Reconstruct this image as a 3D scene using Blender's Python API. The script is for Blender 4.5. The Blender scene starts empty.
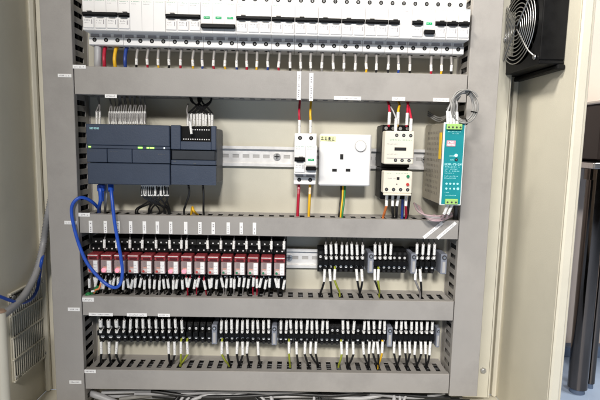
import bpy, bmesh, math, random
from mathutils import Vector, Matrix

# ------------------------------------------------------------------ camera, world, lamps, exposure
S = bpy.context.scene
COL = S.collection
FPX, CAM = 470.0, Vector((0.0393, -0.7711, -0.1164))
RX, RY, RZ = -0.1184, 0.0199, -0.0139
_f = Vector((-math.sin(RZ)*math.cos(RX), math.cos(RZ)*math.cos(RX), math.sin(RX)))
_r = Vector((math.cos(RZ), math.sin(RZ), 0))
_u = _r.cross(_f)
_r2 = math.cos(RY)*_r + math.sin(RY)*_u
_u2 = -math.sin(RY)*_r + math.cos(RY)*_u
cam = bpy.data.objects.new('camera', bpy.data.cameras.new('camera'))
COL.objects.link(cam)
m3 = Matrix((_r2, _u2, -_f)).transposed()
cam.matrix_world = Matrix.Translation(CAM) @ m3.to_4x4()
cam.data.sensor_width = 36
cam.data.lens = 36*FPX/600
cam.data.clip_start = .01
cam.data.clip_end = 50
S.camera = cam
W = bpy.data.worlds.new('World'); S.world = W; W.use_nodes = True
W.node_tree.nodes['Background'].inputs[0].default_value = (1.0, .97, .92, 1)
W.node_tree.nodes['Background'].inputs[1].default_value = .02
def area(name, loc, aim, size, power, color):
    l = bpy.data.lights.new(name, 'AREA'); l.shape = 'RECTANGLE'; l.size, l.size_y = size
    l.energy = power; l.color = color
    o = bpy.data.objects.new(name, l); COL.objects.link(o); o.location = loc
    o.rotation_euler = (Vector(aim)-Vector(loc)).to_track_quat('-Z', 'Y').to_euler()
    return o
L1 = area('left_strip_lamp', (-1.5, -3.6, 1.95), (.0, 0, -.25), (1.4, .4), 150, (1, .96, .90))
L0 = area('front_ceiling_lamp', (.22, -3.6, 2.0), (.0, 0, -.25), (.5, .4), 116, (1, .96, .91))
L2 = area('ceiling_lamp', (-.62, -.60, 1.15), (.46, -.02, .16), (.25, .25), 1.6, (1, .95, .86)); L2.data.spread = math.radians(36)  # added fill that lifts the upper right wall, not a real fitting
L3 = area('room_lamp', (1.75, .15, 1.5), (.9, .9, -.4), (.6, .6), 46, (1, .94, .88))  # added fill to brighten the wall and stand beyond the cabinet
S.view_settings.view_transform = 'Standard'
S.view_settings.look = 'None'
S.view_settings.exposure = 0.0
S.view_settings.gamma = 1

def at(px, py, y):
    """point of the plane y = const seen at photo pixel (600 x 400)"""
    d = _f + (px-300)/FPX*_r2 + (200-py)/FPX*_u2
    return CAM + d*((y-CAM.y)/d.y)
def atx(px, py, x):
    d = _f + (px-300)/FPX*_r2 + (200-py)/FPX*_u2
    return CAM + d*((x-CAM.x)/d.x)

# ------------------------------------------------------------------ materials
MAT = {}
def mat(name, rgb, rough=.5, metal=0., var=.06, scale=60, bump=.0, emit=0, alpha=1, spec=.5, spots=0, coat=0):
    m = bpy.data.materials.new(name); m.use_nodes = True
    n, L = m.node_tree.nodes, m.node_tree.links
    b = n['Principled BSDF']
    b.inputs['Roughness'].default_value = rough
    b.inputs['Metallic'].default_value = metal
    b.inputs['Specular IOR Level'].default_value = spec
    b.inputs['Alpha'].default_value = alpha
    b.inputs['Coat Weight'].default_value = coat
    tc = n.new('ShaderNodeTexCoord'); no = n.new('ShaderNodeTexNoise')
    no.inputs['Scale'].default_value = scale; no.inputs['Detail'].default_value = 5
    L.new(tc.outputs['Object'], no.inputs['Vector'])
    mx = n.new('ShaderNodeMix'); mx.data_type = 'RGBA'
    mx.inputs['A'].default_value = tuple(max(0, c*(1-var*2)) for c in rgb)+(1,)
    mx.inputs['B'].default_value = tuple(min(1, c*(1+var*2)) for c in rgb)+(1,)
    L.new(no.outputs['Fac'], mx.inputs['Factor'])
    out = mx.outputs['Result']
    if spots:                                   # dirt: sparse darker smudges
        n2 = n.new('ShaderNodeTexNoise'); n2.inputs['Scale'].default_value = 9; n2.inputs['Detail'].default_value = 8
        n2.inputs['Roughness'].default_value = .7
        L.new(tc.outputs['Object'], n2.inputs['Vector'])
        rp = n.new('ShaderNodeMapRange'); rp.inputs['From Min'].default_value = .5; rp.inputs['From Max'].default_value = .75
        rp.inputs['To Min'].default_value = 0; rp.inputs['To Max'].default_value = spots
        L.new(n2.outputs['Fac'], rp.inputs['Value'])
        m2 = n.new('ShaderNodeMix'); m2.data_type = 'RGBA'
        m2.inputs['B'].default_value = tuple(c*.55 for c in rgb)+(1,)
        L.new(rp.outputs['Result'], m2.inputs['Factor']); L.new(out, m2.inputs['A']); out = m2.outputs['Result']
    L.new(out, b.inputs['Base Color'])
    mr = n.new('ShaderNodeMapRange'); mr.inputs['To Min'].default_value = max(.02, rough-.1); mr.inputs['To Max'].default_value = min(1, rough+.1)
    L.new(no.outputs['Fac'], mr.inputs['Value']); L.new(mr.outputs['Result'], b.inputs['Roughness'])
    if bump:
        bp = n.new('ShaderNodeBump'); bp.inputs['Strength'].default_value = bump; bp.inputs['Distance'].default_value = .0006
        n3 = n.new('ShaderNodeTexNoise'); n3.inputs['Scale'].default_value = 420; n3.inputs['Detail'].default_value = 2
        L.new(tc.outputs['Object'], n3.inputs['Vector'])
        L.new(n3.outputs['Fac'], bp.inputs['Height']); L.new(bp.outputs['Normal'], b.inputs['Normal'])
    if emit:
        b.inputs['Emission Color'].default_value = tuple(rgb)+(1,)
        b.inputs['Emission Strength'].default_value = emit
    MAT[name] = m
    return m
mat('duct_grey', (.335, .316, .297), .46, var=.04, scale=25, bump=.2, spots=.42)
mat('plate_paint', (.575, .55, .46), .45, var=.03, scale=20, bump=.2, spots=.15)
mat('cabinet_paint', (.62, .585, .485), .45, var=.03, scale=14, bump=.25, spots=.15)
mat('grille_plastic', (.50, .46, .36), .5, var=.05)
mat('white_plastic', (.80, .785, .77), .38, var=.02, scale=40, spots=.06)
mat('cream_plastic', (.74, .69, .585), .4, var=.02, scale=40, spots=.08)
mat('faceplate_white', (.77, .76, .75), .3, var=.015, scale=30, spots=.04)
mat('pale_grey', (.40, .39, .38), .5, var=.05)
mat('black_plastic', (.006, .006, .0065), .42, var=.2, scale=80, bump=.1, spec=.14)
mat('dark_slot', (.006, .006, .007), .8)
mat('relay_black', (.005, .005, .0055), .45, var=.2, scale=90, spec=.15)
mat('plc_blue', (.033, .048, .082), .52, var=.05, scale=30, bump=.3, spots=.25)
mat('plc_dark', (.016, .021, .030), .5, var=.1)
mat('plc_side', (.075, .080, .090), .5, var=.1)
mat('teal_print', (.45, .82, .86), .5)
mat('teal_face', (.008, .24, .27), .4, var=.06, scale=25)
mat('teal_text', (.42, .80, .82), .5)
mat('pink_print', (.90, .33, .38), .5)
mat('white_print', (.85, .85, .85), .5)
mat('green_print', (.16, .38, .25), .6)
mat('green_window', (.0, .42, .14), .3)
mat('grey_print', (.30, .285, .30), .6)
mat('dark_print', (.04, .04, .045), .6)
mat('zinc', (.80, .79, .78), .36, metal=.25, var=.06, scale=120)
mat('steel', (.62, .62, .62), .35, metal=1, var=.1, scale=200)
mat('dark_steel', (.22, .22, .22), .4, metal=.6)
mat('chrome', (.125, .108, .098), .12, metal=1, var=.04, scale=20)
mat('psu_mesh', (.36, .325, .26), .38, metal=.3, var=.15, scale=500, bump=.4)
mat('psu_edge', (.78, .82, .80), .35, var=.03)
mat('sticker_yellow', (.85, .55, .02), .5)
mat('sticker_lime', (.78, .80, .42), .6)
mat('sticker', (.86, .85, .84), .5, var=.03, scale=300)
mat('wire_red', (.45, .012, .04), .4)
mat('wire_yellow', (.80, .46, .02), .4)
mat('wire_blue', (.02, .055, .28), .4)
mat('wire_black', (.012, .012, .013), .4)
mat('wire_grey', (.27, .26, .26), .45)
mat('wire_green', (.02, .20, .06), .4)
mat('wire_lime', (.34, .38, .04), .4)
mat('wire_mauve', (.40, .29, .31), .45)
mat('wire_orange', (.70, .20, .05), .4)
mat('cable_blue', (.018, .085, .48), .38, var=.08, scale=60)
mat('cable_grey', (.42, .42, .43), .45, var=.06)
mat('psu_hole', (.20, .18, .145), .6)
mat('hinge_brown', (.30, .20, .14), .5)
mat('coil_grey', (.24, .235, .225), .35, var=.1)
mat('conduit_grey', (.30, .30, .31), .4, var=.1)
mat('relay_clear', (.86, .66, .65), .12, alpha=.34, var=.1)
mat('relay_dark_red', (.09, .010, .014), .3)
mat('relay_red', (.46, .07, .085), .22, alpha=.66, var=.15)
mat('relay_inner', (.84, .74, .70), .45, var=.2, scale=300)
mat('led_on', (1.0, .20, .26), .4, emit=1.3)
mat('led_red', (.50, .05, .04), .35)
mat('led_green', (.02, .20, .09), .35)
mat('led_lime', (.35, 1.0, .12), .4, emit=2.0)
mat('led_white', (.85, 1.0, .92), .4, emit=1.5)
mat('connector_green', (.33, .55, .16), .5, var=.08)
mat('bracket_grey', (.21, .225, .27), .45, var=.06)
mat('sleeve_plain', (.78, .77, .75), .45, var=.04, scale=200)
mat('ferrule', (.45, .43, .41), .4, metal=.5)
mat('room_wall', (.56, .48, .43), .7, var=.04, scale=6, bump=.1)
mat('floor_blue', (.34, .44, .60), .4, var=.08, scale=5, spots=.3)
mat('skirting', (.10, .14, .22), .5)
mat('dark_lacquer', (.020, .013, .012), .35, var=.2)
mat('cotton_white', (.80, .74, .66), .7)
# printed marker sleeve: white tube with little typed marks round it
m = mat('sleeve', (.82, .81, .79), .42, var=.03, scale=200)
n, L = m.node_tree.nodes, m.node_tree.links
b = n['Principled BSDF']; src = b.inputs['Base Color'].links[0].from_socket
tc = n['Texture Coordinate']; oi = n.new('ShaderNodeObjectInfo')
mp = n.new('ShaderNodeMapping'); mp.inputs['Scale'].default_value = (800, 800, 520)
L.new(tc.outputs['Object'], mp.inputs['Vector']); L.new(oi.outputs['Random'], mp.inputs['Location'])
vn = n.new('ShaderNodeTexNoise'); vn.inputs['Scale'].default_value = 1; vn.inputs['Detail'].default_value = 0
L.new(mp.outputs['Vector'], vn.inputs['Vector'])
rr = n.new('ShaderNodeMapRange'); rr.inputs['From Min'].default_value = .60; rr.inputs['From Max'].default_value = .66; rr.inputs['To Max'].default_value = .42
L.new(vn.outputs['Fac'], rr.inputs['Value'])
mm = n.new('ShaderNodeMix'); mm.data_type = 'RGBA'; mm.inputs['B'].default_value = (.10, .10, .11, 1)
L.new(rr.outputs['Result'], mm.inputs['Factor']); L.new(src, mm.inputs['A']); L.new(mm.outputs['Result'], b.inputs['Base Color'])

# ------------------------------------------------------------------ mesh builder
class G:
    def __init__(s, *mats):
        s.v, s.f, s.fm, s.fs, s.m = [], [], [], [], list(mats)
    def mi(s, name):
        if name not in s.m: s.m.append(name)
        return s.m.index(name)
    def add(s, vs, fs, mt, smooth=False):
        o = len(s.v); k = s.mi(mt)
        s.v += [tuple(p) for p in vs]
        for f in fs:
            s.f.append(tuple(i+o for i in f)); s.fm.append(k); s.fs.append(smooth)
        return s
    def box(s, x0, x1, y0, y1, z0, z1, mt, c=0.):
        if x0 > x1: x0, x1 = x1, x0
        if y0 > y1: y0, y1 = y1, y0
        if z0 > z1: z0, z1 = z1, z0
        c = min(c, (x1-x0)*.45, (y1-y0)*.45, (z1-z0)*.45)
        lo, hi = (x0, y0, z0), (x1, y1, z1)
        if c <= 0:
            vs = [((hi if i & 1 else lo)[0], (hi if i & 2 else lo)[1], (hi if i & 4 else lo)[2]) for i in range(8)]
            return s.add(vs, [(0,2,3,1),(4,5,7,6),(0,1,5,4),(2,6,7,3),(0,4,6,2),(1,3,7,5)], mt)
        vs, idx = [], {}
        for i in range(8):
            sg = [(i >> a) & 1 for a in range(3)]
            for a in range(3):
                idx[i, a] = len(vs)
                vs.append([(hi[k] if sg[k] else lo[k]) if k == a else (hi[k]-c if sg[k] else lo[k]+c) for k in range(3)])
        fs = []
        for a in range(3):
            b1, b2 = (a+1) % 3, (a+2) % 3
            for q in (0, 1):
                cs = [(q << a) | (u << b1) | (w << b2) for u, w in ((0,0),(1,0),(1,1),(0,1))]
                fs.append(tuple(idx[k, a] for k in cs))
        for a in range(3):
            for i in range(8):
                if not (i >> a) & 1:
                    j = i | (1 << a); b1, b2 = (a+1) % 3, (a+2) % 3
                    fs.append((idx[i, b1], idx[j, b1], idx[j, b2], idx[i, b2]))
        for i in range(8): fs.append((idx[i, 0], idx[i, 1], idx[i, 2]))
        return s.add(vs, fs, mt)
    def prism(s, poly, x0, x1, mt):                 # poly in (y, z)
        k = len(poly)
        vs = [(x0, y, z) for y, z in poly]+[(x1, y, z) for y, z in poly]
        fs = [tuple(range(k)), tuple(range(2*k-1, k-1, -1))]+[(i, (i+1) % k, k+(i+1) % k, k+i) for i in range(k)]
        return s.add(vs, fs, mt)
    def cyl(s, p0, p1, r, mt, nseg=12, r2=None):
        p0, p1 = Vector(p0), Vector(p1); r2 = r if r2 is None else r2
        d = (p1-p0).normalized(); a = d.orthogonal().normalized(); b_ = d.cross(a)
        vs = []
        for p, q in ((p0, r), (p1, r2)):
            vs += [p+(a*math.cos(t)+b_*math.sin(t))*q for t in (2*math.pi*i/nseg for i in range(nseg))]
        s.add(vs, [(i, (i+1) % nseg, nseg+(i+1) % nseg, nseg+i) for i in range(nseg)], mt, True)
        return s.add(vs, [tuple(range(nseg)), tuple(range(2*nseg-1, nseg-1, -1))], mt)
    def tube(s, pts, r, mt, nseg=8, closed=False, sub=4, rib=0):
        P = [Vector(p) for p in pts]
        if sub > 1 and len(P) > 2:
            Q, k = [], len(P)
            rng_ = range(k) if closed else range(k-1)
            for i in rng_:
                if closed: p = [P[(i+j) % k] for j in (-1, 0, 1, 2)]
                else: p = [P[max(0, i-1)], P[i], P[i+1], P[min(k-1, i+2)]]
                for j in range(sub):
                    t = j/sub
                    Q.append(.5*((2*p[1])+(p[2]-p[0])*t+(2*p[0]-5*p[1]+4*p[2]-p[3])*t*t+(3*p[1]-p[0]-3*p[2]+p[3])*t**3))
            if not closed: Q.append(P[-1])
            P = Q
        k = len(P); vs, fs, nrm = [], [], None
        for i in range(k):
            if closed: t = P[(i+1) % k]-P[i-1]
            else: t = P[min(k-1, i+1)]-P[max(0, i-1)]
            t = t.normalized() if t.length > 1e-9 else Vector((0, 0, 1))
            nrm = t.orthogonal().normalized() if nrm is None else (nrm-t*nrm.dot(t)).normalized()
            b_ = t.cross(nrm); rr_ = r*(1+rib*(1 if i % 2 else -1)) if rib else r
            vs += [P[i]+(nrm*math.cos(a)+b_*math.sin(a))*rr_ for a in (2*math.pi*j/nseg for j in range(nseg))]
        for i in range(k if closed else k-1):
            i2 = (i+1) % k
            fs += [(i*nseg+j, i*nseg+(j+1) % nseg, i2*nseg+(j+1) % nseg, i2*nseg+j) for j in range(nseg)]
        s.add(vs, fs, mt, True)
        if not closed: s.add(vs[:nseg], [tuple(range(nseg))], mt); s.add(vs[-nseg:], [tuple(range(nseg))], mt)
        return s
    def text(s, body, x0, x1, z0, z1, y, mt, bold=0):          # flat lettering fitted in a rectangle, facing the viewer
        cu = bpy.data.curves.new('lettering', 'FONT'); cu.body = body; cu.extrude = .01; cu.offset = bold; cu.resolution_u = 3
        ob = bpy.data.objects.new('lettering', cu); me = bpy.data.meshes.new_from_object(ob)
        xs = [v.co.x for v in me.vertices]; ys = [v.co.y for v in me.vertices]
        if xs:
            ax, bx, ay, by = min(xs), max(xs), min(ys), max(ys)
            vs = [(x0+(v.co.x-ax)/(bx-ax)*(x1-x0), y-(v.co.z+.01)*.02, z0+(v.co.y-ay)/(by-ay)*(z1-z0)) for v in me.vertices]
            s.add(vs, [tuple(p.vertices) for p in me.polygons], mt)
        bpy.data.objects.remove(ob); bpy.data.curves.remove(cu); bpy.data.meshes.remove(me)
        return s
    def scrawl(s, x0, x1, z0, z1, y, mt, rng, nx=None, fill=.6):  # print too small to read: a row of tiny strokes
        h = z1-z0; nx = nx or max(2, int((x1-x0)/(h*.8))); w = (x1-x0)/nx
        for i in range(nx):
            if rng.random() < .12: continue
            a = x0+i*w; q = rng.random()
            s.box(a, a+w*fill*.45, y-.00015, y+.0003, z0, z1 if q > .3 else z0+h*.7, mt)
            s.box(a+w*fill*.45, a+w*fill, y-.00013, y+.0003, z0+h*(.4 if q > .5 else 0), z0+h*(.75 if q > .5 else .3), mt)
        return s
    def move(s, d):
        d = Vector(d); s.v = [tuple(Vector(p)+d) for p in s.v]; return s
    def cut_above(s, z):                            # keep only the faces above height z
        k = [i for i, f in enumerate(s.f) if all(s.v[j][2] > z for j in f)]
        s.f = [s.f[i] for i in k]; s.fm = [s.fm[i] for i in k]; s.fs = [s.fs[i] for i in k]
        u = sorted({j for f in s.f for j in f}); n_ = {j: i for i, j in enumerate(u)}
        s.v = [s.v[j] for j in u]; s.f = [tuple(n_[j] for j in f) for f in s.f]; return s
    def rot_z(s, a, c):
        M = Matrix.Rotation(a, 4, 'Z'); c = Vector(c); s.v = [tuple(M @ (Vector(p)-c)+c) for p in s.v]; return s
    def build(s, name, parent=None, loc=None):
        me = bpy.data.meshes.new(name)
        me.from_pydata(s.v, [], s.f)
        for k in s.m: me.materials.append(MAT[k])
        me.polygons.foreach_set('material_index', s.fm); me.polygons.foreach_set('use_smooth', s.fs)
        bm = bmesh.new(); bm.from_mesh(me); bmesh.ops.recalc_face_normals(bm, faces=bm.faces); bm.to_mesh(me); bm.free()
        o = bpy.data.objects.new(name, me); COL.objects.link(o)
        if parent: o.parent = parent
        if loc is not None: o.location = loc
        return o
def tag(o, label, cat, group=None):
    o['label'] = label; o['category'] = cat
    if group: o['group'] = group
    return o
def thing(name, loc, label, cat, group=None):
    o = bpy.data.objects.new(name, None); o.empty_display_size = .01; COL.objects.link(o); o.location = loc
    return tag(o, label, cat, group)
def structure(o): o['kind'] = 'structure'; return o
def copy_thing(o, loc, label, group=None):
    c = o.copy(); COL.objects.link(c); c.location = loc; c['label'] = label
    if group: c['group'] = group
    for ch in o.children:
        d = ch.copy(); COL.objects.link(d); d.parent = c
        for g in ch.children:
            e = g.copy(); COL.objects.link(e); e.parent = d
    return c
U = 'first second third fourth fifth sixth seventh eighth ninth tenth eleventh twelfth thirteenth fourteenth fifteenth sixteenth seventeenth eighteenth nineteenth'.split()
def nth(i):                                             # 0-based
    i += 1
    if i < 20: return U[i-1]
    t = ('twent', 'thirt', 'fort', 'fift')[i//10-2]
    return t+'ieth' if i % 10 == 0 else t+'y-'+U[i % 10-1]
R = random.Random(7)
DP = .062                                               # front of the mounting plate; y = 0 is the front of the wiring ducts
RAILF = DP-.0075

# ------------------------------------------------------------------ the room beyond and the cabinet
structure(G().box(-4, 5, 1.02, 1.12, -.93, 3, 'room_wall').build('wall'))
structure(G().box(-4, 5, -3, 1.0, -.98, -.93, 'floor_blue').build('floor'))
structure(G().box(-4, 5, .98, 1.02, -.93, -.885, 'skirting', .004).build('skirting_board'))

XL, XR, YB, YF, ZB, ZT = -.432, .4427, .100, -.080, -.600, .55
cab = thing('control_cabinet', (0, .1, -.92), 'open beige steel control cabinet holding all the wiring and switchgear', 'cabinet')
off = Vector((0, -.1, .92))
def part(g, name, parent, o=off): return g.move(o).build(name, parent)
part(G().box(XL-.02, XR+.02, YB, YB+.002, ZB, ZT, 'cabinet_paint'), 'back_panel', cab)
part(G().box(XR, XR+.002, YF, YB-.0002, ZB, ZT, 'cabinet_paint').box(XR-.010, XR-.0002, YB-.014, YB-.0005, ZB, ZT, 'cabinet_paint', .004), 'side_wall', cab)
part(G().box(XL-.002, XL, YF, YB-.0002, ZB, ZT, 'cabinet_paint').box(XL+.0002, XL+.010, YB-.014, YB-.0005, ZB, ZT, 'cabinet_paint', .004), 'side_wall', cab)
# folded front lips with the gasket channel
for sx, x in ((1, XR), (-1, XL)):
    g = G()
    a = sorted((x+sx*.0005, x+sx*.0160)); g.box(a[0], a[1], YF-.006, YF-.0004, ZB-.02, ZT, 'cabinet_paint', .0025)
    a = sorted((x+sx*.0163, x+sx*.0212)); g.box(a[0], a[1], YF-.002, YF+.03, ZB-.02, ZT, 'cabinet_paint', .002)
    part(g, 'front_lip', cab)
part(G().box(XL, XR, YF, YB-.001, ZB-.003, ZB-.0005, 'cabinet_paint').box(XL, XR, YF-.02, YF, ZB-.022, ZB-.004, 'cabinet_paint', .002), 'bottom_panel', cab)
part(G().box(XL, XR, YF, YB-.001, ZT-.002, ZT, 'cabinet_paint'), 'top_panel', cab)
part(G().box(XL-.02, XR+.02, -.06, YB, -.925, ZB-.024, 'black_plastic', .004), 'plinth', cab)
# open leaf added out of view, to shade the left side
part(G().box(-.478, -.458, -.82, -.108, ZB, .48, 'cabinet_paint', .003).box(-.4578, -.446, -.815, -.79, ZB+.01, .47, 'cabinet_paint', .002).box(-.4578, -.446, -.14, -.115, ZB+.01, .47, 'cabinet_paint', .002), 'door', cab)
# hinge knuckle on the left lip
p = at(2.0, 312, YF-.006)
part(G().cyl((p.x-.004, YF-.006, ZB), (p.x-.004, YF-.006, p.z), .0085, 'cabinet_paint', 16).cyl((p.x-.004, YF-.006, p.z), (p.x-.004, YF-.006, p.z+.003), .0095, 'hinge_brown', 16, .007), 'hinge', cab)
# exhaust grille on the left wall
g = G(); y0, y1, z0, z1 = -.012, .095, -.528, -.372
g.box(XL+.0002, XL+.003, y0, y1, z0, z1, 'grille_plastic', .001)
for k in range(5):
    z = z0+.0015+(z1-z0-.003)*k/4
    g.box(XL+.003, XL+.0062, y0, y1, z-.0016, z+.0016, 'cabinet_paint', .0006)
for k in range(17):
    y = y0+.004+(y1-y0-.008)*k/16
    g.box(XL+.003, XL+.0052, y-.0011, y+.0011, z0, z1, 'cabinet_paint', .0004)
    if k < 16: g.box(XL+.0030, XL+.0032, y+.0014, y+(y1-y0-.008)/16-.0014, z0+.004, z1-.004, 'dark_print')
for yy, zz in ((y0+.007, z0+.008), (y1-.007, z0+.008), (y0+.007, z1-.008), (y1-.007, z1-.008)):
    g.cyl((XL+.003, yy, zz), (XL+.0075, yy, zz), .0035, 'steel')
part(g, 'vent_grille', cab)

plate = tag(G().box(-.395, .412, DP, DP+.0025, ZB+.015, ZT-.06, 'plate_paint', .0006)
    .box(.4125, .4145, DP, DP+.018, ZB+.015, ZT-.06, 'plate_paint').build('mounting_plate'), 'cream painted steel mounting plate behind the ducts and rails', 'panel')
sc = at(477, 370, DP)
for zz in (sc.z, sc.z+.60):
    g = G().cyl((.400, DP-.004, zz), (.400, DP-.0001, zz), .0055, 'steel', 6).cyl((.400, DP-.0055, zz), (.400, DP-.004, zz), .003, 'steel')
    g.build('bolt', plate)

# ------------------------------------------------------------------ DIN rails
def rail(x0, x1, zc, label):
    g = G(); h = .0175; fl = RAILF
    g.prism([(fl, h), (fl, h-.0045), (fl+.0009, h-.0045), (fl+.0009, h-.0009), (DP-.0003, h-.0061), (DP-.0003, h-.0050), (fl+.0002, h)], x0, x1, 'zinc') if False else None
    for s_ in (1, -1):
        g.box(x0, x1, fl, fl+.001, s_*(h-.005), s_*h, 'zinc')                       # lip
        g.box(x0, x1, fl+.001, DP-.0002, s_*(h-.0052), s_*(h-.0042), 'zinc')          # web return
        g.box(x0, x1, DP-.0012, DP-.0002, s_*.0031, s_*(h-.0053), 'zinc')            # back strip
    k = int((x1-x0)/.018)
    for i in range(k+1):
        a = x0+i*.018
        g.box(a, min(a+.0065, x1), DP-.0012, DP-.0002, -.0031, .0031, 'zinc')
    g.box(x0, x1, DP-.00018, DP-.0001, -.0035, .0035, 'pale_grey')
    o = g.build('din_rail', None, ((0, 0, zc))); tag(o, label, 'rail')
    return o
def rail_screw(o, x, z):
    g = G().cyl((x, DP-.0040, 0), (x, DP-.0013, 0), .0062, 'steel', 16).box(x-.0045, x+.0045, DP-.0043, DP-.0039, -.0008, .0008, 'dark_slot').box(x-.0008, x+.0008, DP-.0044, DP-.0039, -.0045, .0045, 'dark_slot')
    g.build('screw', o)
zA = .076
zBr = at(255, 156.3, RAILF).z; zCr = at(300, 258.5, RAILF).z; zDr = at(255, 331, RAILF).z
rail(-.31, .31, zA, 'zinc mounting rail hidden behind the top row of breakers')
rb = rail(-.31, .345, zBr, 'zinc slotted rail carrying the controller, socket and contactor row')
rail_screw(rb, at(277, 156, DP).x, 0); rail_screw(rb, at(425, 158, DP).x, 0)
rc = rail(-.31, .31, zCr, 'zinc slotted rail showing between relays and terminals')
rail_screw(rc, at(289, 258, DP).x, 0)
rail(-.31, .31, zDr, 'zinc rail behind the bottom row of black terminals')

# ------------------------------------------------------------------ wiring ducts
PITCH, SLOT = .0176, .0082
def hduct(z1, z0, label, x0=-.3138, x1=.3158):
    t = thing('wiring_duct', (0, DP, z0), label, 'cable duct', 'horizontal grey wiring ducts')
    g = G(); h = z1-z0
    Y = lambda v: v-DP
    g.box(x0+.001, x1-.001, Y(DP-.0017), Y(DP-.0001), .001, h-.001, 'duct_grey')
    for zz in (.0016, h-.0031):
        g.box(x0+.001, x1-.001, Y(DP-.016), Y(DP-.0017), zz, zz+.0015, 'duct_grey')
        k = int((x1-x0)/PITCH)
        for i in range(k+1):
            a = x0+.003+i*PITCH
            g.box(a, min(a+PITCH-SLOT, x1-.001), Y(.0022), Y(DP-.016), zz, zz+.0015, 'duct_grey', .0004)
    g.build('slotted_channel', t)
    g = G(); g.box(x0, x1, Y(0), Y(.0016), 0, h, 'duct_grey', .0012)
    g.box(x0, x1, Y(.0010), Y(.0105), h-.0016, h-.0001, 'duct_grey').box(x0, x1, Y(.0010), Y(.0105), .0001, .0016, 'duct_grey')
    g.build('cover', t)
    return t
zd = [(0, -.0441), (-.2381, -.2699), (-.3776, -.4116), (-.5081, -.5435)]
dl = ['broad grey wiring duct directly under the top row of breakers', 'grey wiring duct between the controller row and the relays, with small upright stickers',
      'grey wiring duct below the red relays', 'lowest grey wiring duct, under the bottom terminal row']
ducts = [hduct(a, b_, l) for (a, b_), l in zip(zd, dl)]
def slot_near(x):                                       # centre of the duct slot nearest x
    x0 = -.3138+.003; i = round((x-x0-(PITCH-SLOT)-SLOT/2)/PITCH)
    return x0+i*PITCH+(PITCH-SLOT)+SLOT/2
def vduct(x0, x1, z0, z1, label):
    t = thing('wiring_duct', ((x0+x1)/2, DP, z0), label, 'cable duct', 'upright grey wiring ducts')
    w = (x1-x0)/2; h = z1-z0; g = G(); Y = lambda v: v-DP
    g.box(-w+.001, w-.001, Y(DP-.0017), Y(DP-.0001), 0, h, 'duct_grey')
    for sx in (-1, 1):
        xa = sx*(w-.0024); a, b_ = sorted((xa, xa-sx*.0015))
        g.box(a, b_, Y(DP-.016), Y(DP-.0017), 0, h, 'duct_grey')
        for i in range(int(h/PITCH)+1):
            z = i*PITCH
            g.box(a, b_, Y(.0022), Y(DP-.016), z, min(z+PITCH-SLOT, h), 'duct_grey', .0004)
    g.build('slotted_channel', t)
    g = G(); g.box(-w, w, Y(0), Y(.0016), 0, h, 'duct_grey', .0012)
    for sx in (-1, 1):
        a, b_ = sorted((sx*(w-.0001), sx*(w-.0016))); g.box(a, b_, Y(.001), Y(.0105), 0, h, 'duct_grey')
    g.build('cover', t)
    return t
vl = vduct(-.3640, -.3152, -.597, .48, 'upright grey wiring duct along the left edge of the panel')
vr = vduct(.3172, .3662, -.5482, .48, 'upright grey wiring duct along the right edge of the panel')
def sticker(t, px0, py0, px1, py1, rot=0, rows=1, marks=True):
    cx, cy = (px0+px1)/2, (py0+py1)/2; c = at(cx, cy, 0)
    w = abs(at(px1, cy, 0).x-at(px0, cy, 0).x)/2; h = abs(at(cx, py1, 0).z-at(cx, py0, 0).z)/2
    g = G().box(-w, w, -.0006, -.0001, -h, h, 'sticker')
    if marks:
        if w > h: g.scrawl(-w*.75, w*.75, -h*.4, h*.4, -.0006, 'grey_print', R, max(3, int(w/h*2.2)))
        else:
            k = max(3, int(h/w*1.6))
            for i in range(k):
                z = -h*.8+1.6*h*i/k
                if R.random() < .75: g.box(-w*.35, w*.35*R.choice((.3, 1)), -.00075, -.0005, z, z+.9*h/k, 'grey_print')
    if rot:
        M = Matrix.Rotation(rot, 4, 'Y'); g.v = [tuple(M @ Vector(p)) for p in g.v]
    g.build('sticker', t, c-t.location)
for d, l in ((0, [(72.8,64.9,86,68.6),(105,94.3,117,97.8),(297,71.5,301,100),(309.2,73,313.2,101),(334,96.3,361,100),(392,97,405,100.6),(433,98,449,101.6)]),
             (1, [(78.6,212.8,90,216.5)]+[(x-1.7, 219.6+x*.012, x+1.7, 232+x*.010) for x in (90.8,105.5,118.3,130.8,144.5,157.5,170.8,185.8,200,213.3,228.3,241.3,254.5)]),
             (2, [(82.4,297.6,94,301.6),(89,312.8,113,316),(127,313.2,147,316.4),(158,313.7,170,316.7)]),
             (3, [(84.6,369.6,96,373)])):
    for q in l: sticker(ducts[d], *q)
sticker(ducts[1], 421, 228.6, 445, 231.8, -math.radians(41)); sticker(ducts[1], 434.5, 228.9, 458.5, 232.1, -math.radians(43))
for q in ((58,73.8,71.5,77.3),(64.5,220.8,76.8,224.4),(68,307.6,80,311),(69.5,380.4,81.5,383.8)): sticker(vl, *q)

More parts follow.
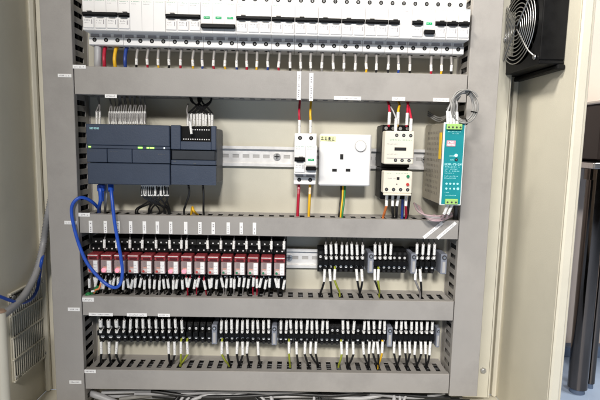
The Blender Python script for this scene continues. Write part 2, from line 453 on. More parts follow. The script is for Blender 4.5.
# ------------------------------------------------------------------ wires
def wire(pts, color, r, label, group, sleeve=None, sr=.0021, name='wire', cat='wire', ferr=True, smat='sleeve', nseg=7, sub=4):
    V = [Vector(p) for p in pts]; ends = [(Vector(a), Vector(b_)) for a, b_ in (sleeve or [])]; pts = []
    if len(ends) == 2: ends.append((ends[0][0], ends[1][1]))
    for i, p in enumerate(V):                            # a wire runs straight inside its marker sleeve
        pts.append(p)
        if i+1 < len(V) and any((p-a).length+(V[i+1]-b_).length < 1e-5 or (p-b_).length+(V[i+1]-a).length < 1e-5 for a, b_ in ends):
            pts += [p.lerp(V[i+1], f) for f in (.08, .36, .64, .92)]
    o = G().tube(pts, r, color, nseg, sub=sub)
    base = Vector(pts[0]); w = o.move(-base).build(name, None, base); tag(w, label, cat, group)
    for sl in (sleeve or []):
        a, b_ = Vector(sl[0]), Vector(sl[1])
        mid = (a+b_)/2
        s_ = G().tube([a-mid, (a-mid)*.5, (b_-mid)*.5, b_-mid], sr, smat, 8, sub=2).build('marker_sleeve', w, mid-base)
    return w

# black wires added inside the ducts so the slots look dark
def bundle(p0, p1, spread, label, k=9):
    g = G(); p0, p1 = Vector(p0), Vector(p1); cols = ['wire_black']*5
    for i in range(k):
        o_ = Vector([R.uniform(-1, 1)*v for v in spread]); m_ = [p0.lerp(p1, f)+o_+Vector([R.uniform(-.25, .25)*v for v in spread]) for f in (0, .17, .33, .5, .67, .83, 1)]
        g.tube(m_, R.uniform(.0024, .0042), cols[i % 5], 7)
    g.move(-p0); o = g.build('wire_bundle', None, p0); tag(o, label, 'wires', 'wire bundles inside the ducts')
for (a, b_), l in zip(zd, ('broad duct under the breakers', 'duct above the relays', 'duct below the relays', 'lowest duct')):
    bundle((-.305, .031, (a+b_)/2), (.308, .031, (a+b_)/2), (0, .019, (a-b_)/2-.0078), 'bundle of dark wires inside the %s, seen through its slots' % l, 40)
for xx, l in ((-.3396, 'left'), (.3417, 'right')):
    bundle((xx, .031, -.535), (xx, .031, .30), (.0155, .018, 0), 'bundle of dark wires inside the upright duct on the %s' % l, 22)
# ------------------------------------------------------------------ top row: breakers
P0, PW = -.2854, .01838                                # first pole centre, pole width
SHY, NOY = .014, -.006
zb, zt, nb, nt = .0336, .1190, .0520, .0990
BR = at(300, 20.3, NOY).z                               # toggle height
def breaker(i0, i1, label, kind, group=None, z_off=0, loc=None):
    """kind: list per pole of 'on' / 'blank' / 'rcd'; handles of neighbouring 'on' poles are tied"""
    k = i1-i0+1; w = k*PW/2-.00025
    rng = random.Random(i0*31+k)
    t = thing('circuit_breaker', loc or (P0+(i0+i1)/2*PW, DP, zb+.0022*(1-(i0+i1)/64)), label, 'circuit breaker', group)
    y = lambda v: v-DP; z = lambda v: v-zb
    g = G()
    prof = [(y(.055), z(zb)), (y(SHY+.0015), z(zb)), (y(SHY), z(zb+.0012)), (y(SHY), z(nb-.0062)), (y(SHY+.0025), z(nb-.0058)), (y(SHY+.0025), z(nb)), (y(NOY+.001), z(nb)), (y(NOY), z(nb+.001)),
            (y(NOY), z(nt-.001)), (y(NOY+.001), z(nt)), (y(SHY), z(nt)), (y(SHY), z(zt-.0012)), (y(SHY+.0015), z(zt)), (y(.055), z(zt))]
    g.prism(prof, -w, w, 'white_plastic')
    g.box(-w-.0003, -w-.00002, y(SHY+.004), y(.05), z(zb+.004), z(zt-.004), 'pale_grey')
    for i in range(k):
        c = -w+PW*(i+.5)-.00025
        # screw recesses
        for zz in (zb+.0082, zt-.0080):
            g.cyl((c, y(SHY-.0002), z(zz)), (c, y(SHY+.002), z(zz)), .0034, 'dark_slot', 14)
            g.cyl((c, y(SHY-.00035), z(zz)), (c, y(SHY+.0004), z(zz)), .0016, 'dark_steel', 10)
            g.box(c-.0016, c+.0016, y(SHY-.0006), y(SHY), z(zz)-.0003, z(zz)+.0003, 'dark_slot')
            g.cyl((c, y(.030), z(zb)-.0003), (c, y(.030), z(zb)+.004), .0036, 'dark_slot', 12)
        # recessed print band over the terminals, grey painted in for the nose shadow
        g.box(c-PW*.36, c+PW*.36, y(SHY+.0018), y(SHY+.0035), z(nb-.0052), z(nb-.0010), 'grey_print')
        g.scrawl(c-PW*.32, c+PW*.3, z(nb-.0046), z(nb-.0028), y(SHY+.0018), 'pale_grey', rng, 6)
        if i: g.box(c-PW/2-.00015, c-PW/2+.00015, y(NOY-.0001), y(NOY+.0004), z(nb+.001), z(nt-.001), 'grey_print')
        # small print
        g.scrawl(c-PW*.36, c+PW*.36, z(nt-.0028), z(nt-.0017), y(NOY), 'green_print', rng, 9)
        if rng.random() < .7: g.scrawl(c-PW*.36, c-PW*.36+PW*rng.uniform(.3, .7), z(nt-.0062), z(nt-.0052), y(NOY), 'grey_print', rng, 6)
    g.build('housing', t)
    i = 0
    while i < k:
        c = -w+PW*(i+.5)-.00025; q = kind[i]
        if q == 'on':
            j = i
            while j+1 < k and kind[j+1] == 'on': j += 1
            c2 = -w+PW*(j+.5)-.00025; zz = z(BR)
            h = G()
            h.box(c-PW*.47, c2+PW*.47, y(NOY-.0004), y(NOY+.001), zz-.0034, zz+.0034, 'dark_slot')
            h.box(c-PW*.46, c2+PW*.46, y(NOY-.0050), y(NOY-.0004), zz-.0024, zz+.0026, 'black_plastic', .0012)
            for a in range(i, j+1):
                ca = -w+PW*(a+.5)-.00025
                h.box(ca-PW*.30, ca+PW*.30, y(NOY-.0046), y(NOY-.0006), zz-.0040, zz-.0022, 'black_plastic', .0008)
            ca = c+PW*.1; h.box(ca-PW*.2, ca+PW*.2, y(NOY-.0030), y(NOY), zz+.0034, zz+.0052, 'pale_grey', .0006)
            h.build('toggle', t)
            for a in range(i, j+1):                     # moulded cheek under each toggle with its rating print
                ca = -w+PW*(a+.5)-.00025; h = G()
                h.box(ca-PW*.46, ca+PW*.46, y(NOY-.0016), y(NOY+.0005), z(nb+.0030), zz-.0062, 'white_plastic', .0014)
                yy = y(NOY-.0016)
                h.scrawl(ca-PW*.30, ca+PW*.18, zz-.0105, zz-.0086, yy, 'grey_print', rng, 4)
                h.scrawl(ca-PW*.34, ca+PW*.10, zz-.0140, zz-.0128, yy, 'grey_print', rng, 6)
                h.box(ca+PW*.26, ca+PW*.33, yy-.0001, yy+.0003, zz-.0150, zz-.0084, 'grey_print')
                h.build('cheek', t)
            i = j+1; continue
        if q == 'rcd':
            j = i
            while j+1 < k and kind[j+1] == 'rcd': j += 1
            c2 = -w+PW*(j+.5)-.00025; zz = z(BR)-.0145
            h = G().box(c-PW*.46, c2+PW*.46, y(NOY-.0075), y(NOY-.0001), zz-.0030, zz+.0032, 'black_plastic', .0012)
            h.box(c-PW*.44, c2+PW*.44, y(NOY-.0010), y(NOY-.00005), zz+.0032, zz+.0052, 'pale_grey', .0004); h.build('toggle', t)
            for a in range(i, j+1):
                ca = -w+PW*(a+.5)-.00025
                h = G().box(ca-PW*.26, ca+PW*.26, y(NOY-.0007), y(NOY), z(BR)-.0022, z(BR)+.0013, 'green_window', .0004)
                h.scrawl(ca-PW*.2, ca+PW*.2, z(BR)-.0008, z(BR)+.0003, y(NOY-.0007), 'white_print', rng, 4); h.build('indicator_window', t)
            i = j+1; continue
        i += 1
        if i < k and kind[i] == 'blank': continue
    return t
S_ = 'breakers along the top of the panel'
breaker(0, 2, 'three-pole white breaker at the left end of the top row', ['on']*3, S_)
breaker(3, 6, 'four-module white breaker with one black toggle and a blank front', ['on', 'blank', 'blank', 'blank'], S_)
breaker(7, 9, 'three-pole white breaker left of the one with three green windows', ['on']*3, S_)
breaker(10, 12, 'white residual-current unit with three green windows and lowered black toggle', ['rcd']*3, S_)
breaker(13, 15, 'three-pole white breaker right of the one with three green windows', ['on']*3, S_)
for q, a in enumerate((16, 18, 20, 22, 24)):
    breaker(a, a+1, 'two-pole white breaker, %s of the five middle pairs from the left' % nth(q), ['on']*2, S_)
breaker(26, 27, 'two-module breaker with single toggle and blank right half', ['on', 'blank'], S_)
breaker(28, 29, 'two-module breaker with one toggle and a single green window', ['on', 'rcd'], S_)
for q, a in enumerate((30, 31, 32)):
    breaker(a, a, ['single-pole white breaker just right of the single green window', 'single-pole white breaker, second from the right end of top row', 'single-pole white breaker at the far right end of top row'][q], ['on'], S_)

# wires down from the breakers into the top duct
GA = 'sleeved wires under the top breakers'
wires_a = [(104, 'red', 0), (114.5, 'yellow', 0), (125, 'blue', 0), (136.5, 'black', 1), (147, 'red', 1), (158, 'yellow', 1), (168.7, 'black', 1), (180.5, 'red', 1), (192.5, 'yellow', 1), (202, 'blue', 1),
           (213.5, 'red', 1), (225, 'yellow', 1), (236.5, 'blue', 1), (246.5, 'red', 1), (257, 'yellow', 1), (267.5, 'blue', 1), (279, 'red', 1), (290, 'black', 1), (300.5, 'grey', 1), (310.5, 'grey', 1),
           (322, 'grey', 1), (333, 'grey', 1), (344, 'grey', 1), (355.5, 'grey', 1), (366, 'yellow', 1), (376.5, 'black', 1), (388.5, 'black', 1), (398.5, 'blue', 1), (410, 'black', 1), (431, 'red', 1), (441.5, 'yellow', 1), (451.5, 'black', 1)]
for i, (px, c, s_) in enumerate(wires_a):
    yy = .016; py = 66+(px-73)*.0205
    b_ = at(px, py+2.5, yy); x1 = b_.x; hx = x1+R.uniform(-.0012, .0012)
    a0 = Vector((hx, .028, zb+.002)); a1 = Vector((hx*.6+x1*.4, .022, zb-.004)); a3 = Vector((x1+R.uniform(-.001, .001), yy+.004, -.006))
    a2 = a1.lerp(a3, .5); end = Vector((x1+R.uniform(-.004, .004), .03, -.03))
    t0, t1 = at(px, py-8.8, yy), at(px+R.uniform(-.6, .6), py-2.4+R.uniform(-.5, .5), yy)
    r = .0030 if not s_ else .0019
    w = wire([a0, a1, t0, t1, a3, end], 'wire_'+c if s_ == 0 or True else '', r,
         '%s wire%s, %s from the left under the top breakers' % (c, ' with white sleeve' if s_ else ' without sleeve', nth(i)), GA,
         [(t0, t1)] if s_ else None, .0024)
    if s_: G().tube([a0+Vector((0, 0, -.001)), a1, t0, t1, a3], .0024, 'ferrule', 7).cut_above(t0.z-.0005).move(-Vector(w.location)).build('ferrule', w)
p0, p1 = at(98, 47, .02), at(98, 67, .02)
wire([p0+Vector((-.012, .02, .012)), p0+Vector((-.002, .004, .002)), p0.lerp(p1, .5), p1, p1+Vector((.002, .01, -.02))], 'cable_grey', .0058,
     'thick pale grey cable beside the left end of the top breakers', None, name='cable', cat='cable', nseg=12)

# ------------------------------------------------------------------ controller row
def px_box(t, px0, py0, px1, py1, y):                   # extents of a picture rectangle on a plane, relative to thing t
    a, b_ = at(px0, (py0+py1)/2, y), at(px1, (py0+py1)/2, y); c, d = at((px0+px1)/2, py0, y), at((px0+px1)/2, py1, y)
    return a.x-t.location.x, b_.x-t.location.x, d.z-t.location.z, c.z-t.location.z
YP = -.015
c0 = at(128, 184.5, YP)
plc = thing('programmable_controller', (c0.x, DP, c0.z), 'wide charcoal blue programmable controller with small green status lights', 'controller')
Y = lambda v: v-DP
x0, x1, z0, z1 = px_box(plc, 86.6, 124.6, 169.8, 184.7, YP)
w, h = x1-x0, z1-z0
G().box(x0, x1, Y(YP+.012), Y(.056), z0+.002, z1-.003, 'plc_dark', .001).build('housing', plc)
zl, zm = z0+h*.355, z0+h*.640
G().box(x0, x1, Y(YP), Y(YP+.0118), zm+.0012, z1, 'plc_blue', .0012).text('SIEMENS', x0+.006, x0+.021, z1-.0082, z1-.0052, Y(YP), 'teal_print', .012).build('top_cover', plc)
g = G()
xs = [x0, x0+w*.245, x0+w*.545, x1]
for i in range(3): g.box(xs[i]+.0003*(i > 0), xs[i+1]-.0003*(i < 2), Y(YP+.0005), Y(YP+.0118), zl+.0012, zm-.0042, 'plc_blue', .0008)
g.box(x0, x1, Y(YP+.0015), Y(YP+.0118), zm-.0038, zm+.0008, 'plc_blue', .0004)
g.scrawl(x0+w*.86, x0+w*.95, zm-.0125, zm-.0105, Y(YP+.0005), 'plc_side', R, 5)
for q in (.03, .28, .62): g.scrawl(x0+w*q, x0+w*(q+.10), zm-.0088, zm-.0076, Y(YP+.0005), 'plc_side', R, 7)
for q in range(22): g.box(x0+w*(.10+.037*q), x0+w*(.118+.037*q), Y(YP+.0138), Y(YP+.050), z1-.0034, z1-.0024, 'dark_slot')
g.build('display_band', plc)
G().box(x0+.0003, x1, Y(YP), Y(YP+.0118), z0, zl+.0002, 'plc_blue', .0012).build('bottom_cover', plc)
for fx, fw in ((.022, .028), (.615, .055), (.720, .030), (.760, .05), (.925, .016)):
    G().box(x0+w*fx, x0+w*(fx+fw), Y(YP+.0009), Y(YP+.0018), zm-.0026, zm-.0004, 'led_lime' if fx < .9 else 'led_white').build('status_light', plc)

io = thing('expansion_module', at(193, 185, YP), 'charcoal blue expansion module right of the wide controller, with pin terminals exposed', 'controller module'); io.location.y = DP
x0, x1, z0, z1 = px_box(io, 171.0, 125.5, 216, 185.5, YP); w, h = x1-x0, z1-z0
G().box(x0, x1, Y(YP+.010), Y(.056), z0+.003, z1-.004, 'plc_side', .0015).build('housing', io)
g = G(); ax0, ax1, az0, az1 = px_box(io, 180.5, 127, 211, 141.5, YP)
g.box(x0, ax0, Y(YP), Y(YP+.0098), z0+h*.60, z1, 'plc_blue', .001).box(ax1, x1, Y(YP), Y(YP+.0098), z0+h*.60, z1, 'plc_blue', .001)
g.box(ax0, ax1, Y(YP+.0005), Y(YP+.0098), z0+h*.60, az0, 'plc_blue', .0006)
g.build('top_cover', io)
g = G().box(ax0, ax1, Y(YP+.006), Y(YP+.0098), az0, z1-.001, 'black_plastic')
for zz in (az1-.004, az0+.0035):
    for i in range(12):
        xx = ax0+.004+(ax1-ax0-.008)*i/11
        if zz > az0+.01 and i < 3: continue
        g.box(xx-.0008, xx+.0008, Y(YP+.0045), Y(YP+.006), zz-.0009, zz+.0009, 'sleeve_plain')
g.build('pin_terminal', io)
zz1, zz0 = z0+h*.58, z0+h*.425
G().box(x0, x1-.002, Y(YP+.004), Y(YP+.0098), zz0, zz1+.001, 'plc_dark', .001).build('recess_band', io)
G().box(x0, x1, Y(YP), Y(YP+.0098), z0+h*.345, zz0, 'plc_blue', .001).box(x0+.004, x0+.008, Y(YP-.0004), Y(YP), zz0-.003, zz0-.0015, 'plc_side').box(x0+w*.5, x0+w*.56, Y(YP-.0004), Y(YP), z0+h*.36, z0+h*.375, 'plc_side').build('middle_cover', io)
G().prism([(Y(YP), z0+.001), (Y(YP), z0+h*.335), (Y(YP+.0098), z0+h*.335), (Y(YP+.0098), z0)], x0, x1, 'plc_blue').build('bottom_cover', io)

# sleeved wires on the controller
GP = 'wires plugged into the top of the controller'
def loose(px, py0, py1, y, up, color, label, group, tx=None, sl=None, r=.0011, sr=.0018):
    """a wire through picture column px with its sleeve from py0 to py1, running up into the duct above (up) or down into the one below"""
    a, b_ = at(px, py0, y), at(px+R.uniform(-.5, .5), py1, y)
    if up:
        e = at(tx if tx else px+R.uniform(-3, 3), py0-13, .036); pts = [b_+Vector((0, .004, -.004)), b_, a, a.lerp(e, .5)+Vector((0, .004, 0)), e, e+Vector((0, 0, .02))]
    else:
        e = at(tx if tx else px+R.uniform(-3, 3), py1+14, .026); pts = [a+Vector((0, .004, .004)), a, b_, b_.lerp(e, .55)+Vector((0, -.002, 0)), e, e+Vector((0, .004, -.02))]
    return wire(pts, color, r, label, group, sl if sl else [(a, b_)], sr)
for i in range(16):
    px = 109.6+2.36*i
    a, m1, b_ = at(px, 111.5, .008), at(px, 117.6, .008), at(px+R.uniform(-.3, .3), 124, .008)
    loose(px, 111.3, 124, .008, True, 'wire_grey', 'thin grey wire in the dense sleeved comb on top of the controller', GP, sl=[(a, m1), (m1+Vector((0, 0, -.0006)), b_)], sr=.00175)
for i, px in enumerate((96.6, 99.8)):
    loose(px, 111, 124, .008, True, 'wire_grey', '%s wire of the separate sleeved pair at the controller\'s top left' % ('left', 'right')[i], GP)
GM = 'wires plugged into the top of the expansion module'
for i in range(9):
    px = 188.2+3.0*i
    loose(px, 113.3+R.uniform(-.4, .4), 126, .004, True, 'wire_black', 'black wire in the sleeved comb on top of the expansion module', GM, tx=R.choice((190, 200, 211))+R.uniform(-2, 2), r=.0016, sr=.0021)
a, b_ = at(190, 121.5, -.016), at(191.5, 134, -.018)
wire([at(188, 104, .03), at(187, 112, .0), a, b_], 'wire_grey', .0012, 'grey wire with a white sleeve hanging loose across the module\'s pins', None, [(a, b_)], .0021)
GB = 'wires leaving the underside of the controller'
for i in range(14):
    px = 142+2.0*i
    a, m1, b_ = at(px, 185, .004), at(px, 190, .004), at(px+R.uniform(-.4, .6), 196, .004)
    loose(px, 185, 196, .004, False, 'wire_black', 'black wire in the sleeved comb under the controller', GB, sl=[(a, m1), (m1+Vector((0, 0, -.0008)), b_)], tx=R.choice((137, 150, 158, 165, 169))+R.uniform(-1.5, 1.5), r=.0014, sr=.0017)
for i, (px, tx) in enumerate(((188.5, 184), (203, 203.5))):
    a, b_ = at(px, 185, .0), at(px+.6, 194, .0); e = at(tx, 211, .02)
    wire([a+Vector((0, .004, .006)), a, b_, b_.lerp(e, .6), e, e+Vector((0, .006, -.02))], 'wire_black', .0019, '%s black wire under the expansion module' % ('left', 'right')[i], 'wires under the expansion module', [(at(px, 186, 0), at(px, 188, 0))], .0022, smat='wire_grey')
e = at(193.5, 210.5, .012)
wire([e+Vector((.004, .02, -.012)), e, e+Vector((-.004, .010, .004)), e+Vector((-.008, .02, -.01))], 'wire_yellow', .0022, 'short yellow wire loop in the second duct below the expansion module', None)

# ------------------------------------------------------------------ small residual-current breaker on the controller rail
NOY2 = -.010
c = at(304.4, 186, .018)
t = breaker(50, 51, 'two-module white breaker with one green window beside the wall socket', ['on', 'rcd'], None, loc=(c.x+.0002, DP, at(304, 184.4, .018).z))
i = 0
GW = 'wires of the small breaker beside the socket'
for px, c, k in ((299.4, 'red', 'left'), (310.6, 'yellow', 'right')):
    a, b_ = at(px, 120, .022), at(px, 133, .022)
    e = at(px+.4, 100, .04)
    wire([b_+Vector((0, .006, -.006)), b_, a, at(px-.3, 112, .024), e, e+Vector((0, 0, .02))], 'wire_'+c, .0020, '%s wire entering the top of the small breaker beside the socket' % c, GW, [(a, b_)], .0025)
    px2 = px-.6; a, b_ = at(px2, 187.5, .026), at(px2-.2, 194, .026); e = at(px2-1.2, 214, .028)
    wire([a+Vector((0, .003, .006)), a, b_, b_.lerp(e, .5), e, e+Vector((0, .004, -.02))], 'wire_'+c, .0026 if c == 'red' else .0024, '%s wire from the bottom of the small breaker beside the socket' % c, GW, [(a, b_)], .0024)

# ------------------------------------------------------------------ wall socket
YS = .016
t = thing('wall_socket', at(345, 186, YS), 'square white three-pin socket with round button and lime sticker', 'socket'); t.location.y = DP
x0, x1, z0, z1 = px_box(t, 319.2, 134.2, 371, 186, YS); w, h = x1-x0, z1-z0
G().box(x0+.006, x1-.006, Y(YS+.0095), Y(DP-.0002), z0+.006, z1-.006, 'faceplate_white', .002).build('back_box', t)
g = G().box(x0, x1, Y(YS), Y(YS+.0093), z0, z1, 'faceplate_white', .0022)
for px, py, a, b_ in ((341.7, 156.8, 1.6, 2.7), (334.5, 170.2, 2.3, 1.4), (348, 170.2, 2.3, 1.4)):
    q = px_box(t, px-a, py-b_, px+a, py+b_, YS); g.box(q[0], q[1], Y(YS-.0002), Y(YS+.003), q[2], q[3], 'dark_slot')
g.build('faceplate', t)
q = px_box(t, 355, 140.7, 366, 151.6, YS); cx, cz, r = (q[0]+q[1])/2, (q[2]+q[3])/2, (q[1]-q[0])/2
G().cyl((cx, Y(YS-.0008), cz), (cx, Y(YS-.0001), cz), r*1.06, 'pale_grey', 28).cyl((cx, Y(YS-.004), cz), (cx, Y(YS-.0006), cz), r*.90, 'faceplate_white', 28, r*.98).build('switch_button', t)
q = px_box(t, 320.3, 136.0, 335.8, 141.2, YS)
g = G().box(q[0], q[1], Y(YS-.0005), Y(YS-.0001), q[2], q[3], 'sticker_lime')
for i in range(4):                                     # hand-lettered marks, not legible
    xa = q[0]+.0012+(q[1]-q[0]-.002)*i/4; hh = q[3]-q[2]; wd = (q[1]-q[0])/4*.72
    g.box(xa, xa+wd, Y(YS-.0008), Y(YS-.0004), q[2]+hh*.18, q[2]+hh*.30, 'dark_print').box(xa+wd*.3, xa+wd*.5, Y(YS-.00085), Y(YS-.0004), q[2]+hh*.22, q[2]+hh*.85, 'dark_print')
    if i != 3: g.box(xa, xa+wd*.9, Y(YS-.0008), Y(YS-.0004), q[2]+hh*.55, q[2]+hh*.66, 'dark_print')
    if i == 2: g.box(xa+wd*.1, xa+wd*.8, Y(YS-.0009), Y(YS-.0004), q[2]+hh*.35, q[2]+hh*.8, 'dark_print')
M = Matrix.Rotation(math.radians(2), 4, 'Y'); cc = Vector(((q[0]+q[1])/2, 0, (q[2]+q[3])/2)); g.v = [tuple(M @ (Vector(p)-cc)+cc) for p in g.v]
g.build('sticker', t)
for i, (px, tx, c) in enumerate(((341.2, 339.2, 'black'), (343, 340.6, 'yellow'), (345, 342.4, 'green'))):
    a = at(px, 184, .036); e = at(tx, 214, .026)
    wire([a+Vector((0, .008, .01)), a, a.lerp(e, .5)+Vector((.001, .001, 0)), e, e+Vector((0, .004, -.02))], 'wire_'+c, .0018, '%s wire dropping from the underside of the wall socket' % c, 'wires below the wall socket')

# ------------------------------------------------------------------ contactor and overload relay
YC = -.022
t = thing('contactor', at(399, 165, YC), 'cream-faced contactor with black body above the overload relay', 'contactor'); t.location.y = DP
x0, x1, z0, z1 = px_box(t, 384.8, 131, 414.2, 164.3, YC); w, h = x1-x0, z1-z0
_, _, bz0, bz1 = px_box(t, 384, 125, 413, 168, .0)
g = G().box(x0, x1, Y(.004), Y(.056), bz0, bz1, 'black_plastic', .0015)
for i in range(4): g.box(x0+w*(.02+.25*i), x0+w*(.2+.25*i), Y(.0005), Y(.0038), bz1-.013, bz1-.002, 'black_plastic', .001).cyl((x0+w*(.11+.25*i), Y(.0004), bz1-.0055), (x0+w*(.11+.25*i), Y(.002), bz1-.0055), .0028, 'steel')
g.build('base', t)
g = G().box(x0, x1, Y(YC), Y(.0036), z0, z1, 'cream_plastic', .0015)
for px, py in ((396.7, 135.3), (403.7, 135.4), (410.7, 135.6), (395.5, 160.2), (402, 160.4), (409, 160.6)):
    q = px_box(t, px-1.7, py-1.7, px+1.7, py+1.7, YC); cx, cz, r = (q[0]+q[1])/2, (q[2]+q[3])/2, (q[1]-q[0])/2
    g.cyl((cx, Y(YC-.0003), cz), (cx, Y(YC+.002), cz), r, 'dark_slot', 14).cyl((cx, Y(YC-.0005), cz), (cx, Y(YC), cz), r*.55, 'steel', 10)
q = px_box(t, 394.5, 147.4, 406.2, 150.6, YC); g.box(q[0], q[1], Y(YC-.0004), Y(YC+.002), q[2], q[3], 'dark_slot')
q = px_box(t, 386.5, 158, 413.6, 158.5, YC); g.box(q[0], q[1], Y(YC-.0003), Y(YC+.001), q[2], q[3], 'grey_print')
q = px_box(t, 390, 139.5, 412.5, 140.5, YC); g.scrawl(q[0], q[1], q[2], q[3], Y(YC), 'green_print', R, 14)
for py in (143.5, 153.5): q = px_box(t, 387, py, 398, py+1, YC); g.scrawl(q[0], q[1], q[2], q[3], Y(YC), 'grey_print', R, 8)
g.build('front_cover', t)

YO = -.020
t = thing('overload_relay', at(398, 204, YO), 'cream-faced overload relay with red button hanging under the contactor', 'overload relay'); t.location.y = DP
x0, x1, z0, z1 = px_box(t, 383.6, 171.2, 412.4, 193.6, YO); w, h = x1-x0, z1-z0
g = G().box(x0-.001, x1-.002, Y(.002), Y(.05), z0-.012, z1+.004, 'black_plastic', .0015)
g.box(x0+.004, x1-.004, Y(.010), Y(.05), z1+.004, z1+.012, 'black_plastic'); g.build('base', t)
g = G().box(x0, x1, Y(YO), Y(.0018), z0, z1, 'cream_plastic', .0015)
for i in range(4):
    cx = x0+w*(.11+.245*i); g.cyl((cx, Y(YO-.0003), z0+h*.18), (cx, Y(YO+.002), z0+h*.18), .0028, 'dark_slot', 14).cyl((cx, Y(YO-.0005), z0+h*.18), (cx, Y(YO), z0+h*.18), .0015, 'steel', 10)
g.box(x0+.0005, x1-.001, Y(YO-.0005), Y(YO+.004), z0-.003, z0, 'cream_plastic', .0006)
g.box(x0+w*.45, x0+w*.54, Y(YO-.0004), Y(YO), z0+h*.62, z0+h*.74, 'dark_slot').scrawl(x0+w*.1, x0+w*.85, z1-.004, z1-.0028, Y(YO), 'green_print', R, 14).scrawl(x0+w*.1, x0+w*.42, z0+h*.66, z0+h*.70, Y(YO), 'grey_print', R, 8)
g.cyl((x0+w*.46, Y(YO-.0004), z0+h*.42), (x0+w*.46, Y(YO), z0+h*.42), .001, 'dark_slot'); g.build('front_cover', t)
for nm, mt_, zz in (('reset_button', 'led_green', .78), ('stop_button', 'led_red', .42)):
    G().cyl((x0+w*.83, Y(YO-.0025), z0+h*zz), (x0+w*.83, Y(YO-.0001), z0+h*zz), .0024, mt_, 14).build(nm, t)
GC = 'wires around the contactor'
for i, (px, py0, py1, c, sx, sy, lab) in enumerate(((389, 112, 124.5, 'red', 388.6, 104, 'red wire with white sleeve at the contactor\'s top left'),
        (397.6, 112, 124.5, 'yellow', 399.6, 105, 'yellow wire with white sleeve at the contactor\'s top middle'),
        (406.8, 113, 125, 'wine', 408, 102, 'wine-red wire with white sleeve reaching behind the right one at the contactor top'),
        (395.6, 118.5, 131, 'grey', 390.5, 106.5, 'pale grey wire arching over to the contactor\'s lower front sleeve'),
        (410.6, 118.5, 131, 'pink', 408.6, 106, 'bright red wire with white sleeve in front at the contactor\'s top right'))):
    y = .0 if py1 < 126 else -.016
    a, b_ = at(px+.6, py0, y), at(px, py1, y); e = at(sx, sy, .016)
    col = {'wine': 'wire_red', 'pink': 'wire_red', 'grey': 'cable_grey'}.get(c, 'wire_'+c)
    wire([b_+Vector((0, .003, -.003)), b_, a, a.lerp(e, .5)+Vector((0, .001, .002)), e, e+Vector((0, .016, .012)), e+Vector((0, .02, .03))], col, .0020 if c != 'grey' else .0013, lab, GC, [(a, b_)], .0026)
for i, (px, dx, c) in enumerate(((386.8, -3.5, 'orange'), (392.8, 0, 'black'), (398.8, -2.5, 'black'), (406.2, 0, 'red'))):
    a, b_ = at(px, 195, .0), at(px-(.4 if i != 2 else 2.0), 206, .0); e = at(px+dx, 217, .02)
    wire([a+Vector((0, .003, .004)), a, b_, b_.lerp(e, .6), e, e+Vector((0, .006, -.02))], 'wire_'+c, .0022, '%s wire with white sleeve, %s from the left under the overload relay' % (c, nth(i)), 'wires under the overload relay', [(a, b_)], .0026)
for px, tx, c, l in ((403, 402, 'blue', 'dark blue wire between the sleeved ones under the overload relay'), (410.5, 407, 'black', 'thick black wire down the right edge of the overload relay')):
    a = at(px, 190, .006); e = at(tx, 217, .02)
    wire([a+Vector((0, .005, .008)), a, a.lerp(e, .5), e, e+Vector((0, .006, -.02))], 'wire_'+c, .0024, l, 'wires under the overload relay')

# ------------------------------------------------------------------ power supply
YU = -.0475
t = thing('power_supply', at(450, 205, YU), 'slim power supply with teal front and grey mesh side', 'power supply'); t.location.y = DP
a, b_ = at(444.5, 122.2, YU), at(439.6, 205.2, YU); a2, b2 = at(466.6, 122.6, YU), at(460.8, 205.4, YU)
x0, x1 = (a.x+b_.x)/2-t.location.x, (a2.x+b2.x)/2-t.location.x; z0, z1 = b_.z-t.location.z, a.z-t.location.z; w, h = x1-x0, z1-z0
g = G().box(x0+.0006, x1-.0006, Y(YU+.004), Y(RAILF+.002), z0+.001, z1-.001, 'psu_mesh', .0008)
for i in range(12):
    for j in range(8):                                  # punched vent holes of the side
        yy, zz = Y(YU+.020+j*.0088), z0+.014+i*.0088
        g.box(x0+.0003, x0+.0008, yy, yy+.0042, zz, zz+.0042, 'psu_hole')
g.build('case', t)
q = (Y(YU+.008), Y(YU+.014)); g = G().box(x0-.0002, x0+.0004, Y(YU+.010), Y(YU+.020), z0+h*.56, z0+h*.88, 'sticker_yellow'); g.build('warning_sticker', t)
g = G().box(x0, x1, Y(YU+.0008), Y(YU+.0039), z0, z1, 'psu_edge', .001); g.build('front_frame', t)
g = G().box(x0+.0022, x1-.0022, Y(YU), Y(YU+.0007), z0+.0022, z1-.0022, 'teal_face')
yy = Y(YU)
fx = lambda f: x0+w*f
fz = lambda f: z1-h*f
g.text('EDR-75-24', fx(.12), fx(.90), fz(.513), fz(.485), yy, 'teal_text', .01)
for py, a_, b__ in ((.108, .2, .8), (.130, .4, .7), (.53, .15, .85), (.555, .15, .75), (.58, .15, .85), (.605, .15, .6), (.64, .15, .8), (.665, .15, .7), (.84, .2, .4), (.875, .25, .75)):
    g.scrawl(fx(a_), fx(b__), fz(py+.008), fz(py-.004), yy, 'teal_text', R, 10, .5)
for i in range(4):
    g.cyl((fx(.26+.17*i), yy-.0003, fz(.735)), (fx(.26+.17*i), yy, fz(.735)), .0017, 'teal_text', 10)
    g.cyl((fx(.26+.18*i), yy-.0003, fz(.795)), (fx(.26+.18*i), yy, fz(.795)), .0016+.0005*(i == 3), 'teal_text', 4 if i == 1 else 10)
g.text('DC OK', fx(.33), fx(.56), fz(.408), fz(.392), yy, 'teal_text').text('ADJ', fx(.36), fx(.52), fz(.456), fz(.440), yy, 'teal_text')
g.build('front_panel', t)
g = G().box(fx(.16), fx(.56), yy-.0006, yy-.0001, fz(.285), fz(.215), 'pink_print').text('MW', fx(.24), fx(.48), fz(.248), fz(.225), yy-.0006, 'white_print', .02).text('MEAN WELL', fx(.19), fx(.53), fz(.278), fz(.256), yy-.0006, 'white_print', .015); g.build('logo_badge', t)
